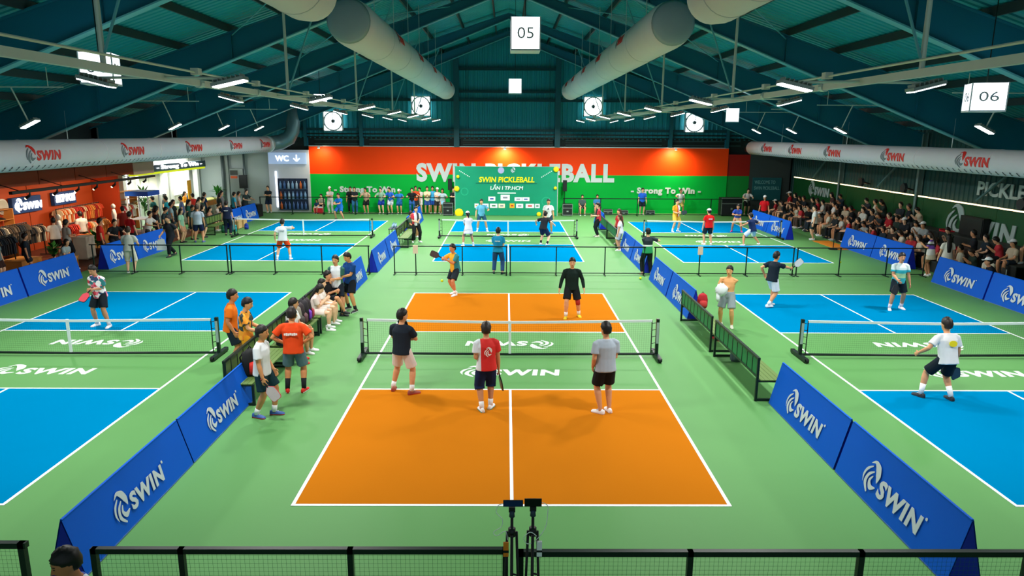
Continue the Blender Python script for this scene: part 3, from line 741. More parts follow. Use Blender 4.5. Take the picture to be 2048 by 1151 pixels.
        if hair == 'long':
            bk = [hp(0,-.07,.05), hp(0,-.10,-.08), tp(0,-.125,.34), tp(0,-.13,.34-.5*(fem_len-.3))]
            q.tube(bk, [(.07,.05),(.085,.045),(.09,.04),(.06,.02)], 10, X, rnd=True)
        if hair == 'pony':
            q.tube([hp(0,-.10,.06), hp(0,-.15,.0), hp(0,-.14,-.12), hp(0,-.12,-.2)], [.03,.035,.03,.012], 8)
        if hair == 'bun': q.ball(hp(0,-.11,.08), .045, 8, 6)
        q.xf(S).build('hair', M(hairc,.5,0,.35,60,.35,.6), root, True)
    if cap:
        q = MB(); q.ball((0,0,0), (.108,.126,.132), 14, 10, 0, lambda d: 1. if d.z > .12 else .55)
        q.v = [tuple(hp(v[0],v[1]-.008,v[2]+.03)) for v in q.v]
        q.add([hp(-.075,.08,.055),hp(.075,.08,.055),hp(.06,.185,.04),hp(-.06,.185,.04),hp(-.075,.08,.07),hp(.075,.08,.07),hp(.06,.185,.052),hp(-.06,.185,.052)],
              [(0,3,2,1),(4,5,6,7),(0,1,5,4),(1,2,6,5),(2,3,7,6),(3,0,4,7)])
        q.xf(S).build('cap', M(cap,.8,0,.05,10), root, True)
    # ---- face
    if lod < 2:
        for sx in (-1,1):
            MB().ball(hp(sx*.03,.088,.012), (.0125,.008,.006), 8, 5).xf(S).build('eye', M('1A1210',.3,0,0), root, True)
            if lod == 0: MB().tube([hp(sx*.016,.096,.034), hp(sx*.046,.083,.036)], [(.004,.004)]*2, 6).xf(S).build('eyebrow', M('1A1210',.7,0,0), root)
        MB().tube([hp(-.024,.088,-.064), hp(0,.094,-.066), hp(.024,.088,-.064)], [(.004,.003),(.006,.006),(.004,.003)], 6).xf(S).build('mouth', M('8C4A3E',.5,0,0), root)
    root['_hand'] = 0
    del root['_hand']
    # world transforms for held things
    R4 = Matrix.Translation(Vector(loc)) @ Matrix.Rotation(math.radians(face),4,'Z')
    hands = []
    for i in (0,1):
        s0, el, w = arm[i]; fd = (w-el).normalized(); hands.append((R4 @ ((w+fd*.075)*s), (R4.to_3x3() @ fd)))
    return root, hands
def paddle(at, d, up, col, label, edge='101010', L=.40):
    """pickleball paddle: grip at 'at', blade towards d, face normal roughly up"""
    d = Vector(d).normalized(); u = Vector(up); u = (u-d*u.dot(d)).normalized(); x = d.cross(u)
    p = empty('paddle', at, 0, label, 'paddle', 'pickleball paddles')
    def mp(a, b, c): return x*a+d*b+u*c
    prof = [(.018,.10),(.05,.13),(.09,.165),(.098,.2),(.098,.34),(.085,.385),(.06,.40)]
    poly = prof+[(-a,b) for a,b in reversed(prof)]
    n = len(poly)
    for nm, e, k, mt in (('edge_guard',.009,1.0,M(edge,.5)),('blade',.0105,.95,M(col,.4,0,.06,20))):
        c0 = .25
        vs = [mp(a*k,(b-c0)*k+c0,-e) for a,b in poly]+[mp(a*k,(b-c0)*k+c0,e) for a,b in poly]
        MB().add(vs,[tuple(reversed(range(n))),tuple(range(n,2*n))]+[(i,(i+1)%n,(i+1)%n+n,i+n) for i in range(n)]).build(nm, mt, p)
    MB().tube([mp(0,-.06,0),mp(0,.12,0)],[(.017,.014),(.017,.014)],8,x).build('grip', M('1B1B1D',.8), p)
    MB().tube([mp(0,-.075,0),mp(0,-.06,0)],[(.02,.017),(.02,.017)],8,x).build('butt_cap', M(edge,.6), p)
    return p
# ================================================================== nets, fences, barriers, benches
m_tape = M('E6EEF2', .6, 0, .02, 4); m_strand = M('16211E', .7, 0, 0); m_bframe = M('10231D', .4, .1, .08, 8)
def net(cx, cy, label, tag_paddle=None):
    r = empty('court_net', (cx,cy,0), 0, label, 'net', 'portable court nets')
    X = 3.4
    for s in (-1,1):
        MB().box(s*X-.035,s*X+.035,-.035,.035,.06,.93).build('post', m_bframe, r)
        MB().box(s*X-.03,s*X+.03,-.037,-.03,.35,.85).build('post_sleeve', M('A9B7B6',.4,.2), r)
        ft = MB().box(s*X-.05,s*X+.05,-.42,.42,.03,.10).build('foot', m_bframe, r)
        for e in (-1,1): MB().tube([(s*X-.03,e*.40,.055),(s*X+.03,e*.40,.055)],[.055,.055],12,(0,1,0)).build('wheel', m_black, ft)
        MB().tube([(s*(X-.13),0,.10),(s*(X-.13),0,.90)],[.012,.012],6).build('side_cord', m_black, r)
        for k in range(5): MB().bar((s*(X-.13),0,.18+k*.16),(s*(X-.03),0,.20+k*.16),.012,.012).build('lacing', m_black, r)
    MB().tube([(-X,0,.09),(0,0,.07),(X,0,.09)],[.03,.03,.03],8,(0,1,0)).build('ground_bar', m_bframe, r)
    zt = lambda x: .86+.05*(abs(x)/X)**1.3
    n = 24; vs = []
    for i in range(n+1):
        x = -X+.13+(2*X-.26)*i/n; z = zt(x)
        vs += [(x,-.012,z-.055),(x,-.012,z),(x,.012,z),(x,.012,z-.055)]
    fs = [(4*i+k,4*i+(k+1)%4,4*i+4+(k+1)%4,4*i+4+k) for i in range(n) for k in range(4)]+[(0,1,2,3),(4*n+3,4*n+2,4*n+1,4*n)]
    MB().add(vs, fs).build('top_tape', m_tape, r)
    MB().box(-.03,.03,-.016,.016,.07,.87).build('centre_strap', m_tape, r)
    mb = MB(); t = .0008; step = .05; x = -X+.15
    while x < X-.13:
        mb.add([(x-t,0,.1),(x+t,0,.1),(x+t,0,zt(x)-.05),(x-t,0,zt(x)-.05)],[(0,1,2,3)]); x += step
    for k in range(15):
        z = .13+k*.05
        for j in range(10):
            xa = -X+.15+j*.65; xb = xa+.65; dz = (zt((xa))-.86, zt((xb))-.86)
            mb.add([(xa,0,z-t+dz[0]),(xb,0,z-t+dz[1]),(xb,0,z+t+dz[1]),(xa,0,z+t+dz[0])],[(0,1,2,3)])
    tag(mb.build('mesh_netting', m_strand, r), kind='stuff')
    return r
NETS = ((0,0,'centre orange court'),(LX,0,'blue court with the floral-shirt player'),(RX,0,'blue court beside the slatted benches'),(0,Y2,'far centre blue court'),(LX,Y2,'far blue court on the shop side'),(RX,Y2,'far blue court on the bleacher side'))
for x,y,nm in NETS: net(x, y, 'black portable net with white tape across the '+nm)

def fence(x0, x1, y, posts, h, label, mesh=0, group='black rail fences', w=.036, cards=()):
    r = empty('rail_fence', (x0,y,0), 0, label, 'fence', group)
    MB().box(0,x1-x0,-w/2,w/2,h-w,h).build('top_rail', m_bframe, r); MB().box(0,x1-x0,-w/2,w/2,.06,.06+w*.8).build('bottom_rail', m_bframe, r)
    for p in posts:
        po = MB().box(p-x0-w/2,p-x0+w/2,-w/2,w/2,.0,h).build('post', m_bframe, r)
        MB().box(p-x0-w*.6,p-x0+w*.6,-.22,.22,.0,.03).build('foot', m_bframe, po)
    if mesh:
        mb = MB(); t = mesh; x = .04
        while x < x1-x0:
            mb.add([(x-t,0,.08),(x+t,0,.08),(x+t,0,h-w),(x-t,0,h-w)],[(0,1,2,3)]); x += .045
        z = .12
        while z < h-w:
            mb.add([(0,0,z-t),(x1-x0,0,z-t),(x1-x0,0,z+t),(0,0,z+t)],[(0,1,2,3)]); z += .045
        tag(mb.build('wire_mesh', M('1C5A34',.5), r), kind='stuff')
    for p in cards: MB().box(p-x0-.09,p-x0+.09,-.05,-.03,h-.28,h+.02).build('paper_card', M('EBC9B4',.7), r)
    return r
FY = 9.8
for x0,x1,ps,cd,nm in ((-15.2,-10.2,(-15.1,-13.65,-11.94,-10.24),(),'in front of the far shop-side court, shop half'),(-10.15,-5.06,(-10.12,-8.53,-6.81,-5.1),(),'in front of the far shop-side court, aisle half'),
    (-4.2,-.04,(-4.17,-3.39,-1.69,-.08),(-3.39,),'in front of the far centre court, half behind the yellow-shirted player'),(.02,5.0,(.06,1.74,3.52,4.96),(),'in front of the far centre court, half behind the black-shirted player'),
    (5.3,10.47,(5.35,6.99,8.71,10.43),(6.99,),'in front of the far bleacher-side court, aisle half'),(10.53,15.3,(10.57,12.14,13.88,15.26),(),'in front of the far bleacher-side court, bleacher half')):
    fence(x0,x1,FY,ps,1.06,'low black rail fence '+nm, 0, cards=cd)
for x0,x1,nm in ((-15.6,-3.6,'left of the stage banner'),(3.5,15.2,'right of the stage banner')):
    k = int((x1-x0)/2); fence(x0,x1,29.1,[x0+.03+(x1-x0-.06)*i/k for i in range(k+1)],1.1,'long black rail fence at the back wall, '+nm, 0, 'black rail fences', .05)
fence(-4.13,-.06,-9.48,(-4.11,-3.26,-1.61,-.09),1.1,'black mesh fence at the bottom edge, left of the tripods',.0011,'near mesh fences',.055)
fence(.03,6.2,-9.52,(.06,1.72,3.4,5.05,6.17),1.1,'black mesh fence at the bottom edge, right of the tripods',.0011,'near mesh fences',.055)
fence(-6.6,-4.85,-9.35,(-6.57,-4.9),1.08,'black fence end in the bottom left corner',.0011,'near mesh fences',.06)

m_ban = M('0458C8', .6, 0, .05, 1.5, .12, .03); m_ban2 = M('0A24B0', .6, 0, .05, 1.5); m_banlog = M('C6CFD4', .5, 0, .03, 5)
def barrier(x, y0, y1, side, label, h=.86, w=.22, hollow=False, both=True):
    """blue A-shaped cloth barrier running along y; side = +1 when its printed face looks to +x"""
    r = empty('banner_barrier', (x,y0,0), 0, label, 'barrier', 'blue cloth barriers')
    L = y1-y0; t = .008
    for s in (-1,1):
        # slight sag of the cloth between the ends
        vs = []; n = 10
        for i in range(n+1):
            yy = L*i/n; sg = .02*math.sin(math.pi*i/n)*(.6+.4*math.sin(i*2.1))
            for k in range(4):
                f = k/3; xx = s*(w*(1-f)+.012)-s*sg*math.sin(math.pi*f); vs += [(xx,yy,.012+f*(h-.012)),(xx-s*t,yy,.012+f*(h-.012))]
        fs = []
        for i in range(n):
            for k in range(3):
                a = i*8+k*2; b = a+8
                q = [(a,b,b+2,a+2),(a+1,a+3,b+3,b+1)]
                fs += q if s > 0 else [tuple(reversed(z)) for z in q]
        MB().add(vs, fs).build('cloth_panel', m_ban, r, True)
    for yy in (.004, L-.004):
        MB().add([(-w,yy-.004,.012),(w,yy-.004,.012),(0,yy-.004,h-.02),(-w,yy+.004,.012),(w,yy+.004,.012),(0,yy+.004,h-.02)],[(0,1,2),(5,4,3),(0,3,4,1),(1,4,5,2),(2,5,3,0)]).build('end_flap', m_ban2, r)
    MB().bar((0,.01,h),(0,L-.01,h),.03,.03).build('top_pole', m_ban, r)
    for s in (-1,1): MB().bar((s*w,.0,.012),(s*w,L,.012),.02,.02).build('bottom_pole', M('9AA7B0',.4,.5), r)
    # printed mark on both faces
    sl = Vector((w,0,0)).normalized()
    up = Vector((-w,0,h)).normalized()
    for s in (-1,1):
        H = h*.58
        o = logo_mb(H, .002).build('logo', m_banlog, r)
        u = Vector((-s*w,0,h)).normalized(); xd = Vector((0,s,0)); n = xd.cross(u)
        wid = 3.03*H; mid = L/2
        base = Vector((s*(w*(1-.17)+.012), mid-s*wid/2, h*.17))+n*.012
        frame_obj(o, base, xd, u)
    for s in (-1,1):
        o = MB().tube([(0,0,-.002),(0,0,.002)],[.022,.022],10).build('registered_mark', m_banlog, r)
        u = Vector((-s*w,0,h)).normalized(); xd = Vector((0,s,0)); n = xd.cross(u)
        frame_obj(o, Vector((s*(w*(1-.17-.68*.58)+.012), L/2+s*(1.515*h*.58+.05), h*(.17+.68*.58)))+n*.012, xd, u)
    return r
BAR = [(-5.17,-8.35,-5.47,1,'largest blue cloth barrier in the lower left corner'),(-5.17,-5.44,-2.65,1,'blue cloth barrier at the end of the occupied bench'),
 (-5.2,6.2,8.9,1,'blue cloth barrier behind the man in the blue shirt'),(-5.05,10.1,12.9,1,'blue cloth barrier just beyond the middle fence, left aisle, near one'),(-5.05,13.0,15.8,1,'blue cloth barrier beside the far left bench'),
 (-5.2,20.6,23.4,1,'blue cloth barrier behind the far left line judge, near one'),(-5.2,23.5,26.3,1,'blue cloth barrier behind the far left line judge, by the back fence'),
 (5.2,-8.5,-5.68,-1,'largest blue cloth barrier in the lower right corner'),(5.2,-5.62,-2.85,-1,'blue cloth barrier at the near end of the slatted benches'),
 (5.2,3.5,6.2,-1,'blue cloth barrier touching the far end of the slatted benches'),(5.2,6.3,9.0,-1,'blue cloth barrier reaching the middle fence, right aisle'),
 (5.2,10.2,12.9,-1,'blue cloth barrier just beyond the middle fence, right aisle'),(5.2,13.0,15.8,-1,'blue cloth barrier under the seated woman with long hair'),(5.2,22.6,25.4,-1,'blue cloth barrier behind the scorekeeper in black'),
 (-15.2,3.2,5.9,1,'blue cloth barrier cut by the left edge'),(-15.2,5.98,8.85,1,'blue cloth barrier in front of the sports shop racks'),(-15.15,10.45,12.6,1,'blue cloth barrier behind the man in cream shirt'),(-15.15,12.65,15.4,1,'blue cloth barrier under the leaning shop-side watchers'),
 (-15.1,22.4,24.4,1,'blue cloth barrier by the black speaker table, near one'),(-15.1,24.5,26.8,1,'blue cloth barrier by the black speaker table, far one'),
 (15.2,3.1,5.95,-1,'blue cloth barrier cut by the right edge'),(15.2,6.03,8.8,-1,'blue cloth barrier in front of the white-capped spectator'),(15.6,11.2,13.9,-1,'blue cloth barrier behind the cyan-shirted player'),(15.6,13.95,16.7,-1,'blue cloth barrier in the middle of the bleachers'),
 (13.9,18.9,21.6,-1,'blue cloth barrier behind the lunging player in navy'),(13.9,21.65,24.4,-1,'blue cloth barrier under the red-shirted watcher')]
for a in BAR: barrier(*a, h=(.72 if a[0] < 0 and a[1] < 0 else .82) if abs(a[0]) < 10 else .90, w=.2)

m_olive = M('5E7A3C', .6, 0, .08, 3); m_slat = M('1B7A46', .5, 0, .08, 4)
def bench(x, y0, y1, side, label, slatted=False):
    """park bench running along y; its seat looks to side (+1 = +x)"""
    r = empty('bench', (x,y0,0), 0, label, 'bench', 'metal benches in the aisles')
    L = y1-y0; s = side
    xb, xf = -s*.27, s*.24        # back and front
    for yy in (.03, L-.03):
        mb = MB(); mb.bar((xf,yy,0),(xf,yy,.42),.045,.045); mb.bar((xb,yy,0),(xb,yy,.86),.045,.045); mb.bar((xf,yy,.41),(xb,yy,.41),.04,.04); mb.bar((xf,yy,.03),(xb,yy,.03),.04,.04)
        mb.build('end_frame', m_bframe, r)
    for k in range(5):
        xx = xf+(xb-xf)*(k+.5)/5.6; MB().cbox((xx,L/2,.43),(.085,L,.025)).build('seat_board', m_olive, r)
    MB().bar((xb,0,.86),(xb,L,.86),.05,.05).build('top_rail', m_bframe, r)
    MB().bar((xb,0,.50),(xb,L,.50),.04,.04).build('lower_rail', m_bframe, r)
    n = max(4, int(round(L/.32)))
    for k in range(n+1): MB().bar((xb,.02+(L-.04)*k/n,.5),(xb,.02+(L-.04)*k/n,.86),.028,.03).build('upright', m_bframe, r)
    for k in range(n):
        ya = .02+(L-.04)*k/n+.02; yb = .02+(L-.04)*(k+1)/n-.02
        MB().box(xb-.008,xb+.008,ya,yb,.52,.84).build('back_panel', m_slat if slatted else m_olive, r)
    return r
bench(-5.1,-3.05,-.75,1,'olive bench with a backpack beside the near left barrier')
bench(-5.1,-.6,1.75,1,'olive bench loaded with racket bags in the left aisle')
bench(-5.1,1.9,4.2,1,'olive bench with the women in white in the left aisle')
bench(5.05,.42,3.35,1,'green slatted bench nearest the shirtless man',True)
bench(5.05,-2.75,.12,1,'green slatted bench behind the lower right barrier',True)
bench(-4.75,15.9,18.3,1,'far olive bench in the left aisle'); bench(-4.75,18.4,20.5,1,'far olive bench under the left line judge')
bench(5.15,16.0,19.0,1,'far green slatted bench in the right aisle, near one',True); bench(5.15,19.1,22.2,1,'far green slatted bench in the right aisle, far one',True)

# ---- balls
def pball(loc, label):
    b = MB().ball((0,0,0),.045,14,9).build('pickleball', M('D4E61C',.5,0,.03), None, True, loc); tag(b, label, 'ball', 'yellow balls')
    mb = MB()
    for k in range(12):
        a = k*2.4; z = -.8+1.6*k/11; rr = math.sqrt(1-z*z); c = Vector((rr*math.cos(a),rr*math.sin(a),z))*.0452; t = c.cross(Vector((0,0,1))).normalized()*.006; u = c.cross(t).normalized()*.006
        mb.add([c-t-u,c+t-u,c+t+u,c-t+u],[(0,1,2,3)])
    mb.build('holes', M('6E7A10',.7,0,0), b)
pball((-2.18,6.9,.37), 'yellow ball in the air in front of the yellow-shirted player')
pball((4.7,9.03,.046), 'yellow ball on the floor by the blue barrier and middle fence')
pball((12.4,10.3,.43), 'yellow-green ball in the air by the middle fence, bleacher side')
pball((12.56,20.5,.99), 'yellow ball in the air above the lunging player')

# ---- tripods with phones at the bottom edge
def tripod(x, y, label, h, ph_rot, ph_w):
    r = empty('phone_tripod', (x,y,0), 0, label, 'tripod', 'phone tripods')
    for k in range(3):
        a = k*2*math.pi/3+.5; d = Vector((math.cos(a),math.sin(a),0))
        MB().tube([d*.05+Vector((0,0,h-.25)), d*.075+Vector((0,0,.75)), d*.12+Vector((0,0,.0))],[.013,.012,.01],8).build('leg', m_black, r, True)
        MB().bar(Vector((0,0,.6)), d*.085+Vector((0,0,.62)), .012,.012).build('brace', m_black, r)
    MB().tube([(0,0,.35),(0,0,h-.08)],[.016,.014],8).build('centre_column', m_black, r, True)
    MB().tube([(0,0,h-.28),(0,0,h-.2)],[.035,.035],10).build('collar', m_black, r, True)
    MB().tube([(0,0,h-.08),(0,0,h-.02)],[.028,.022],10).build('ball_head', M('2B3A4A',.4), r, True)
    MB().box(-.03,.03,-.014,.014,h-.03,h+.015).build('phone_clamp', m_black, r)
    for z in (.9,1.15): MB().tube([(.0,-.03,h-z*.4-.3),(.05,-.05,h-z*.4-.3)],[.01,.008],6).build('knob', m_black, r)
    return r
t1 = tripod(-.03,-9.72,'left of two black tripods strapped to the near fence',1.66,0,.16); t2 = tripod(.165,-9.74,'right of two black tripods strapped to the near fence',1.68,0,.16)
def phone(x, y, z, w, h, label, scr):
    p = empty('phone', (x,y,z), 0, label, 'phone', 'phones on the tripods')
    MB().box(-w/2,w/2,-.006,.004,-h/2,h/2).build('case', m_black, p); MB().box(-w/2+.004,w/2-.004,-.0075,-.006,-h/2+.004,h/2-.004).build('screen', scr, p)
    MB().box(-w/2+.006,-w/2+.03,.004,.009,-.0,h/2-.006).build('camera_bump', m_black, p); return p
phone(-.02,-9.72,1.715,.185,.064,'phone with a dark blue screen on the left tripod', M('0D2A55',.2)); phone(.165,-9.74,1.735,.16,.078,'dark phone lying level on the right tripod', M('0A0F10',.2))
def cable(pts, label, par=None, r=.0035, col='E6EFE8'):
    P = []; n = len(pts)
    pts = [Vector(p) for p in pts]
    for i in range(n-1):
        p0, p1, p2, p3 = pts[max(i-1,0)], pts[i], pts[i+1], pts[min(i+2,n-1)]
        for k in range(6):
            t = k/6; P.append(.5*((2*p1)+(p2-p0)*t+(2*p0-5*p1+4*p2-p3)*t*t+(3*p1-p0-3*p2+p3)*t**3))
    P.append(pts[-1])
    o = MB().tube(P,[r]*len(P),6).build('charging_cable', M(col,.5), par, True)
    if par is None: tag(o, label, 'cable', 'white charging cables')
cable([(-.115,-9.72,1.71),(-.16,-9.72,1.69),(-.175,-9.72,1.62),(-.12,-9.72,1.55),(-.13,-9.73,1.48),(-.2,-9.74,1.43),(-.17,-9.75,1.40),(-.09,-9.74,1.44),(-.07,-9.76,1.36)],'white charging cable looping left of the tripods')
cable([(.25,-9.74,1.735),(.30,-9.74,1.70),(.30,-9.74,1.6),(.28,-9.75,1.48),(.20,-9.78,1.38),(.12,-9.79,1.34),(.08,-9.79,1.40),(.14,-9.79,1.46),(.2,-9.79,1.42)],'white charging cable looping right of the tripods')
pb = empty('power_bank', (-.085,-9.80,1.29), 0, 'orange and black power bank tied to the left tripod', 'power bank')
MB().box(-.025,.025,-.012,.012,-.07,.07).build('case', M('D67A1A',.5,0,.2,60), pb); MB().box(-.027,.027,-.014,.014,-.03,-.005).build('strap', m_black, pb)
pb = empty('power_bank', (.225,-9.82,1.31), 0, 'white power bank tied to the right tripod', 'power bank')
MB().box(-.024,.024,-.013,.013,-.075,.075).build('case', M('E4E6E6',.4), pb); MB().box(-.026,.026,-.015,.015,-.03,-.01).build('strap', m_black, pb)
o = empty('camera_head', (5.06,-9.8,1.02), 0, 'black camera head on the near fence at the lower right corner', 'camera')
MB().box(-.08,.1,-.06,.06,-.04,.05).build('body', m_black, o); MB().tube([(-.08,0,0),(-.2,.02,.01)],[.035,.045],12,(0,0,1)).build('lens', m_black, o, True)
# ================================================================== stage banner, sound gear, shop, cafe, bleachers
st = empty('stage_banner', (-.1,28.75,0), 0, 'large green stage banner with yellow title in front of the back wall', 'banner')
MB().box(-3.18,3.18,0,.06,.02,3.05).build('printed_face', M('0B8F68',.5,0,.18,.8), st)
for x in (-3.2,3.2): MB().box(x-.03,x+.03,.06,.14,0,3.07).build('frame_post', m_steel, st)
MB().box(-3.2,3.2,.06,.12,3.0,3.06).build('frame_beam', m_steel, st)
for x in (-2.6,0,2.6): MB().bar((x,.1,2.4),(x,1.0,.02),.04,.04).build('back_stay', m_steel, st)
def sp(name, mat, x0, x1, z0, z1, e=.012, y=-.012): return MB().box(x0,x1,y,0,z0,z1).build(name, mat, st)
def stx(t, x0, x1, z0, z1, mat, bold=.02, sh=.0):
    o = text_mb(t, x1-x0, z1-z0, bold, sh, 1, .008).build('lettering', mat, st); frame_obj(o, (x0,-.012,z0), (1,0,0), (0,0,1))
stx('SWIN PICKLEBALL', -1.7, 1.75, 2.08, 2.42, M('F2E21A',.4), .03, .12); stx('LẦN I TP.HCM', -1.0, 1.05, 1.62, 1.98, M('E8F6EE',.4), .025, .12)
sp('title_bar', M('086A50',.5), -1.9, 1.9, 2.0, 2.05); sp('date_bar', M('CBE6DA',.5), -.55,.6,1.38,1.46)  # flat dark green strip below the title, pale strip for the date
for x,nm in ((-.33,0),(.42,1)):
    mb = MB(); 
    if nm == 0: mb.tube([(x,-.014,2.82),(x,-.002,2.82)],[.2,.2],16,(1,0,0))
    else:
        mb.add([(0,0,0)],[]); mb = MB(); emblem(mb, 0, 0, .34); 
    o = mb.build('crest', M('D9E2EC',.5) if nm else M('B9B6E0',.5), st)
    if nm: frame_obj(o, (x-.15,-.012,2.66), (1,0,0), (0,0,1))
rng = random.Random(3)
for x0,x1,z0,z1,c in ((-1.12,-.68,.93,1.2,'F4F4F4'),(-.35,.22,.97,1.32,'FAFAFA'),(.52,.98,.93,1.17,'E8EEF4'),(1.0,1.45,.93,1.17,'F4F4F4'),(-1.98,-1.72,.5,.76,'F2F2F2'),(-1.5,-1.1,.5,.76,'E4E8F0'),(-1.02,-.55,.5,.76,'F6F6F6'),(-.48,-.08,.5,.76,'F7E9C8'),(.22,.52,.5,.78,'F0B428'),(.62,1.06,.5,.76,'F6F6F6'),(1.22,1.75,.5,.76,'F2F2F6'),(1.8,2.1,.5,.76,'E0E4F0')):
    sp('sponsor_card', M(c,.5), x0,x1,z0,z1)
    k = rng.choice(['C8342C','2C4FA0','D89A1C','3A7A50','8A8A98'])
    MB().box(x0+(x1-x0)*.25,x1-(x1-x0)*.25,-.02,-.012,z0+(z1-z0)*.35,z1-(z1-z0)*.35).build('sponsor_mark', M(k,.5), st)
for s in (-1,1):
    for k in range(7): MB().cbox((s*(2.25+k*.1)-.05,-.01,2.42+k*.06),(.06,.02,.05),0,Matrix.Rotation(-s*.5,3,'Y')).build('dash', M('DDF0EA',.5), st)
def deco(x, z, r, y=-.06): MB().ball((x,y,z),(r,.06,r),18,9).build('yellow_ball_print', M('F0D810',.5,0,.08,9), st, True)
for x,z,r in ((-2.95,.18,.27),(-3.08,1.68,.17),(-3.0,2.42,.1),(3.08,2.9,.17),(3.05,1.75,.1),(2.05,.12,.14)): deco(x,z,r)
for x,z,r in ((-2.6,1.5,.24),(2.5,.9,.3)):
    mb = MB(); n = 20
    vs = [(x+math.cos(2*math.pi*k/n)*q,-.008,z+math.sin(2*math.pi*k/n)*q) for q in (r,r*.8) for k in range(n)]
    mb.add(vs,[(k,(k+1)%n,n+(k+1)%n,n+k) for k in range(n)]).build('ring_print', M('1FA57C',.5), st)

def speaker(x, y, zc, label, w=.36, h=.62, stand=True, rz=0):
    s = empty('loudspeaker', (x,y,0), rz, label, 'loudspeaker', 'black loudspeakers on stands')
    MB().prism([(-w/2,-.16),(w/2,-.16),(w*.36,.16),(-w*.36,.16)], zc-h/2, zc+h/2, 2).build('cabinet', m_black, s)
    MB().box(-w/2+.02,w/2-.02,-.172,-.16,zc-h/2+.02,zc+h/2-.02).build('grille', M('1E2326',.6,0,.2,60), s)
    if stand:
        MB().tube([(0,0,.35),(0,0,zc-h/2)],[.022,.018],8).build('pole', m_black, s)
        for k in range(3):
            a = k*2.094+.5; MB().tube([(0,0,.75),(math.cos(a)*.45,math.sin(a)*.45,.02)],[.014,.014],6).build('leg', m_black, s)
    return s
speaker(-3.7,30.1,1.85,'slim black loudspeaker on a pole left of the stage banner',.26,.7); speaker(3.65,30.1,1.8,'slim black loudspeaker on a pole right of the stage banner',.26,.7)
speaker(-16.3,28.6,2.05,'black loudspeaker on a tall stand by the grey wall panel',.5,.8)
def road_case(x, y, w, d, h, label, col='1A1F20'):
    c = empty('road_case', (x,y,0), 0, label, 'case', 'black road cases'); MB().box(-w/2,w/2,-d/2,d/2,.04,h*.7).build('body', M(col,.6), c); MB().box(-w/2,w/2,-d/2,d/2,h*.7+.01,h).build('lid', M(col,.6), c)
    mb = MB()
    for sx in (-1,1):
        for z in (.06,h*.7-.02,h-.02): mb.box(-w/2-.006,w/2+.006,sx*d/2-.012*(sx<0),sx*d/2+.012*(sx>0),z-.015,z+.015)
        mb.box(sx*w/2-.012,sx*w/2+.012,-d/2-.008,-d/2+.012,.04,h)
    mb.build('edging', M('9FA8A6',.35,.6), c); MB().box(-.06,.06,-d/2-.012,-d/2,h*.35,h*.45).build('latch', M('9FA8A6',.35,.6), c)
    for sx in (-1,1): MB().ball((sx*w*.38,-d*.3,.03),.03,8,6).build('caster', m_black, c)
road_case(3.75,29.0,.6,.5,.75,'black road case with white edging right of the stage banner'); road_case(-3.75,28.9,.62,.5,.8,'black road case left of the stage banner')
c = road_case(14.2,29.55,1.3,.7,1.15,'large black flight case behind the fence by the red wall end')
for i,(x,h) in enumerate(((7.4,.3),(6.4,.35),(9.1,.3))): road_case(x,29.65,.55,.4,h,['small equipment case behind the fence, middle one','small equipment case behind the fence, beside the seated pair','small equipment case behind the fence, by the blue polo man'][i],'23302A')
def chair(x, y, rz, label, col='DDE3E4', grp='white folding chairs'):
    c = empty('chair', (x,y,0), rz, label, 'chair', grp)
    MB().box(-.21,.21,-.2,.2,.43,.46).build('seat', M(col,.5), c); MB().box(-.21,.21,-.22,-.19,.5,.92).build('backrest', M(col,.5), c)
    for sx in (-1,1):
        for sy in (-1,1): MB().bar((sx*.19,sy*.18,.43),(sx*.2,sy*.22,0),.025,.025).build('leg', m_steel, c)
        MB().bar((sx*.2,-.205,.44),(sx*.2,-.205,.92),.025,.025).build('back_post', m_steel, c)
chair(4.75,29.62,math.pi,'white chair left of the aisle behind the back fence')
chair(5.75,29.62,math.pi,'chair of the seated man in blue behind the back fence','5E7F9A')
# referee table
def table(x, y, w, d, h, label, col, top='20303A'):
    t = empty('table', (x,y,0), 0, label, 'table'); MB().box(-w/2,w/2,-d/2,d/2,h-.03,h).build('tabletop', M(top,.5), t)
    for sx in (-1,1):
        for sy in (-1,1): MB().bar((sx*(w/2-.04),sy*(d/2-.04),h-.03),(sx*(w/2-.04),sy*(d/2-.04),0),.03,.03).build('leg', m_bframe, t)
    return t
t = table(-5.25,17.2,.55,.9,.74,'small dark table with water bottles by the far left bench','20303A')
for i in range(5):
    b = empty('water_bottle', (-5.35+.12*(i%2),16.9+.13*i,.74), 0, '%s blue-capped water bottle on the small dark table, counted from the near end' % ORD[i], 'bottle', 'water bottles on the small table')
    MB().tube([(0,0,0),(0,0,.14),(0,0,.18),(0,0,.2)],[.032,.032,.016,.016],10).build('bottle_body', M('A8C8E0',.2,0,.02), b, True); MB().tube([(0,0,.2),(0,0,.225)],[.017,.017],8).build('cap', M('2860C0',.5), b)
# black covered table by the shop-side corner
t = empty('covered_table', (-15.9,27.6,0), 0, 'black cloth-covered equipment table at the end of the shop-side barriers', 'table')
MB().box(-.8,.8,-.4,.4,.72,.76).build('tabletop', m_black, t); MB().prism([(-.82,-.42),(.82,-.42),(.84,.42),(-.84,.42)],.02,.73,2).build('cloth_skirt', M('0E1415',.8), t)
o = empty('mixer', (-16.1,27.6,.76), 0, 'small black sound mixer on the covered table', 'mixer'); MB().add([(-.25,-.2,0),(.25,-.2,0),(.25,.2,0),(-.25,.2,0),(-.25,-.2,.06),(.25,-.2,.06),(.25,.2,.14),(-.25,.2,.14)],[(0,3,2,1),(4,5,6,7),(0,1,5,4),(1,2,6,5),(2,3,7,6),(3,0,4,7)]).build('case', m_black, o)
for k in range(6): MB().box(-.2+k*.075,-.18+k*.075,-.1,.1,.085,.11).build('fader', M('8A9498',.4), o)

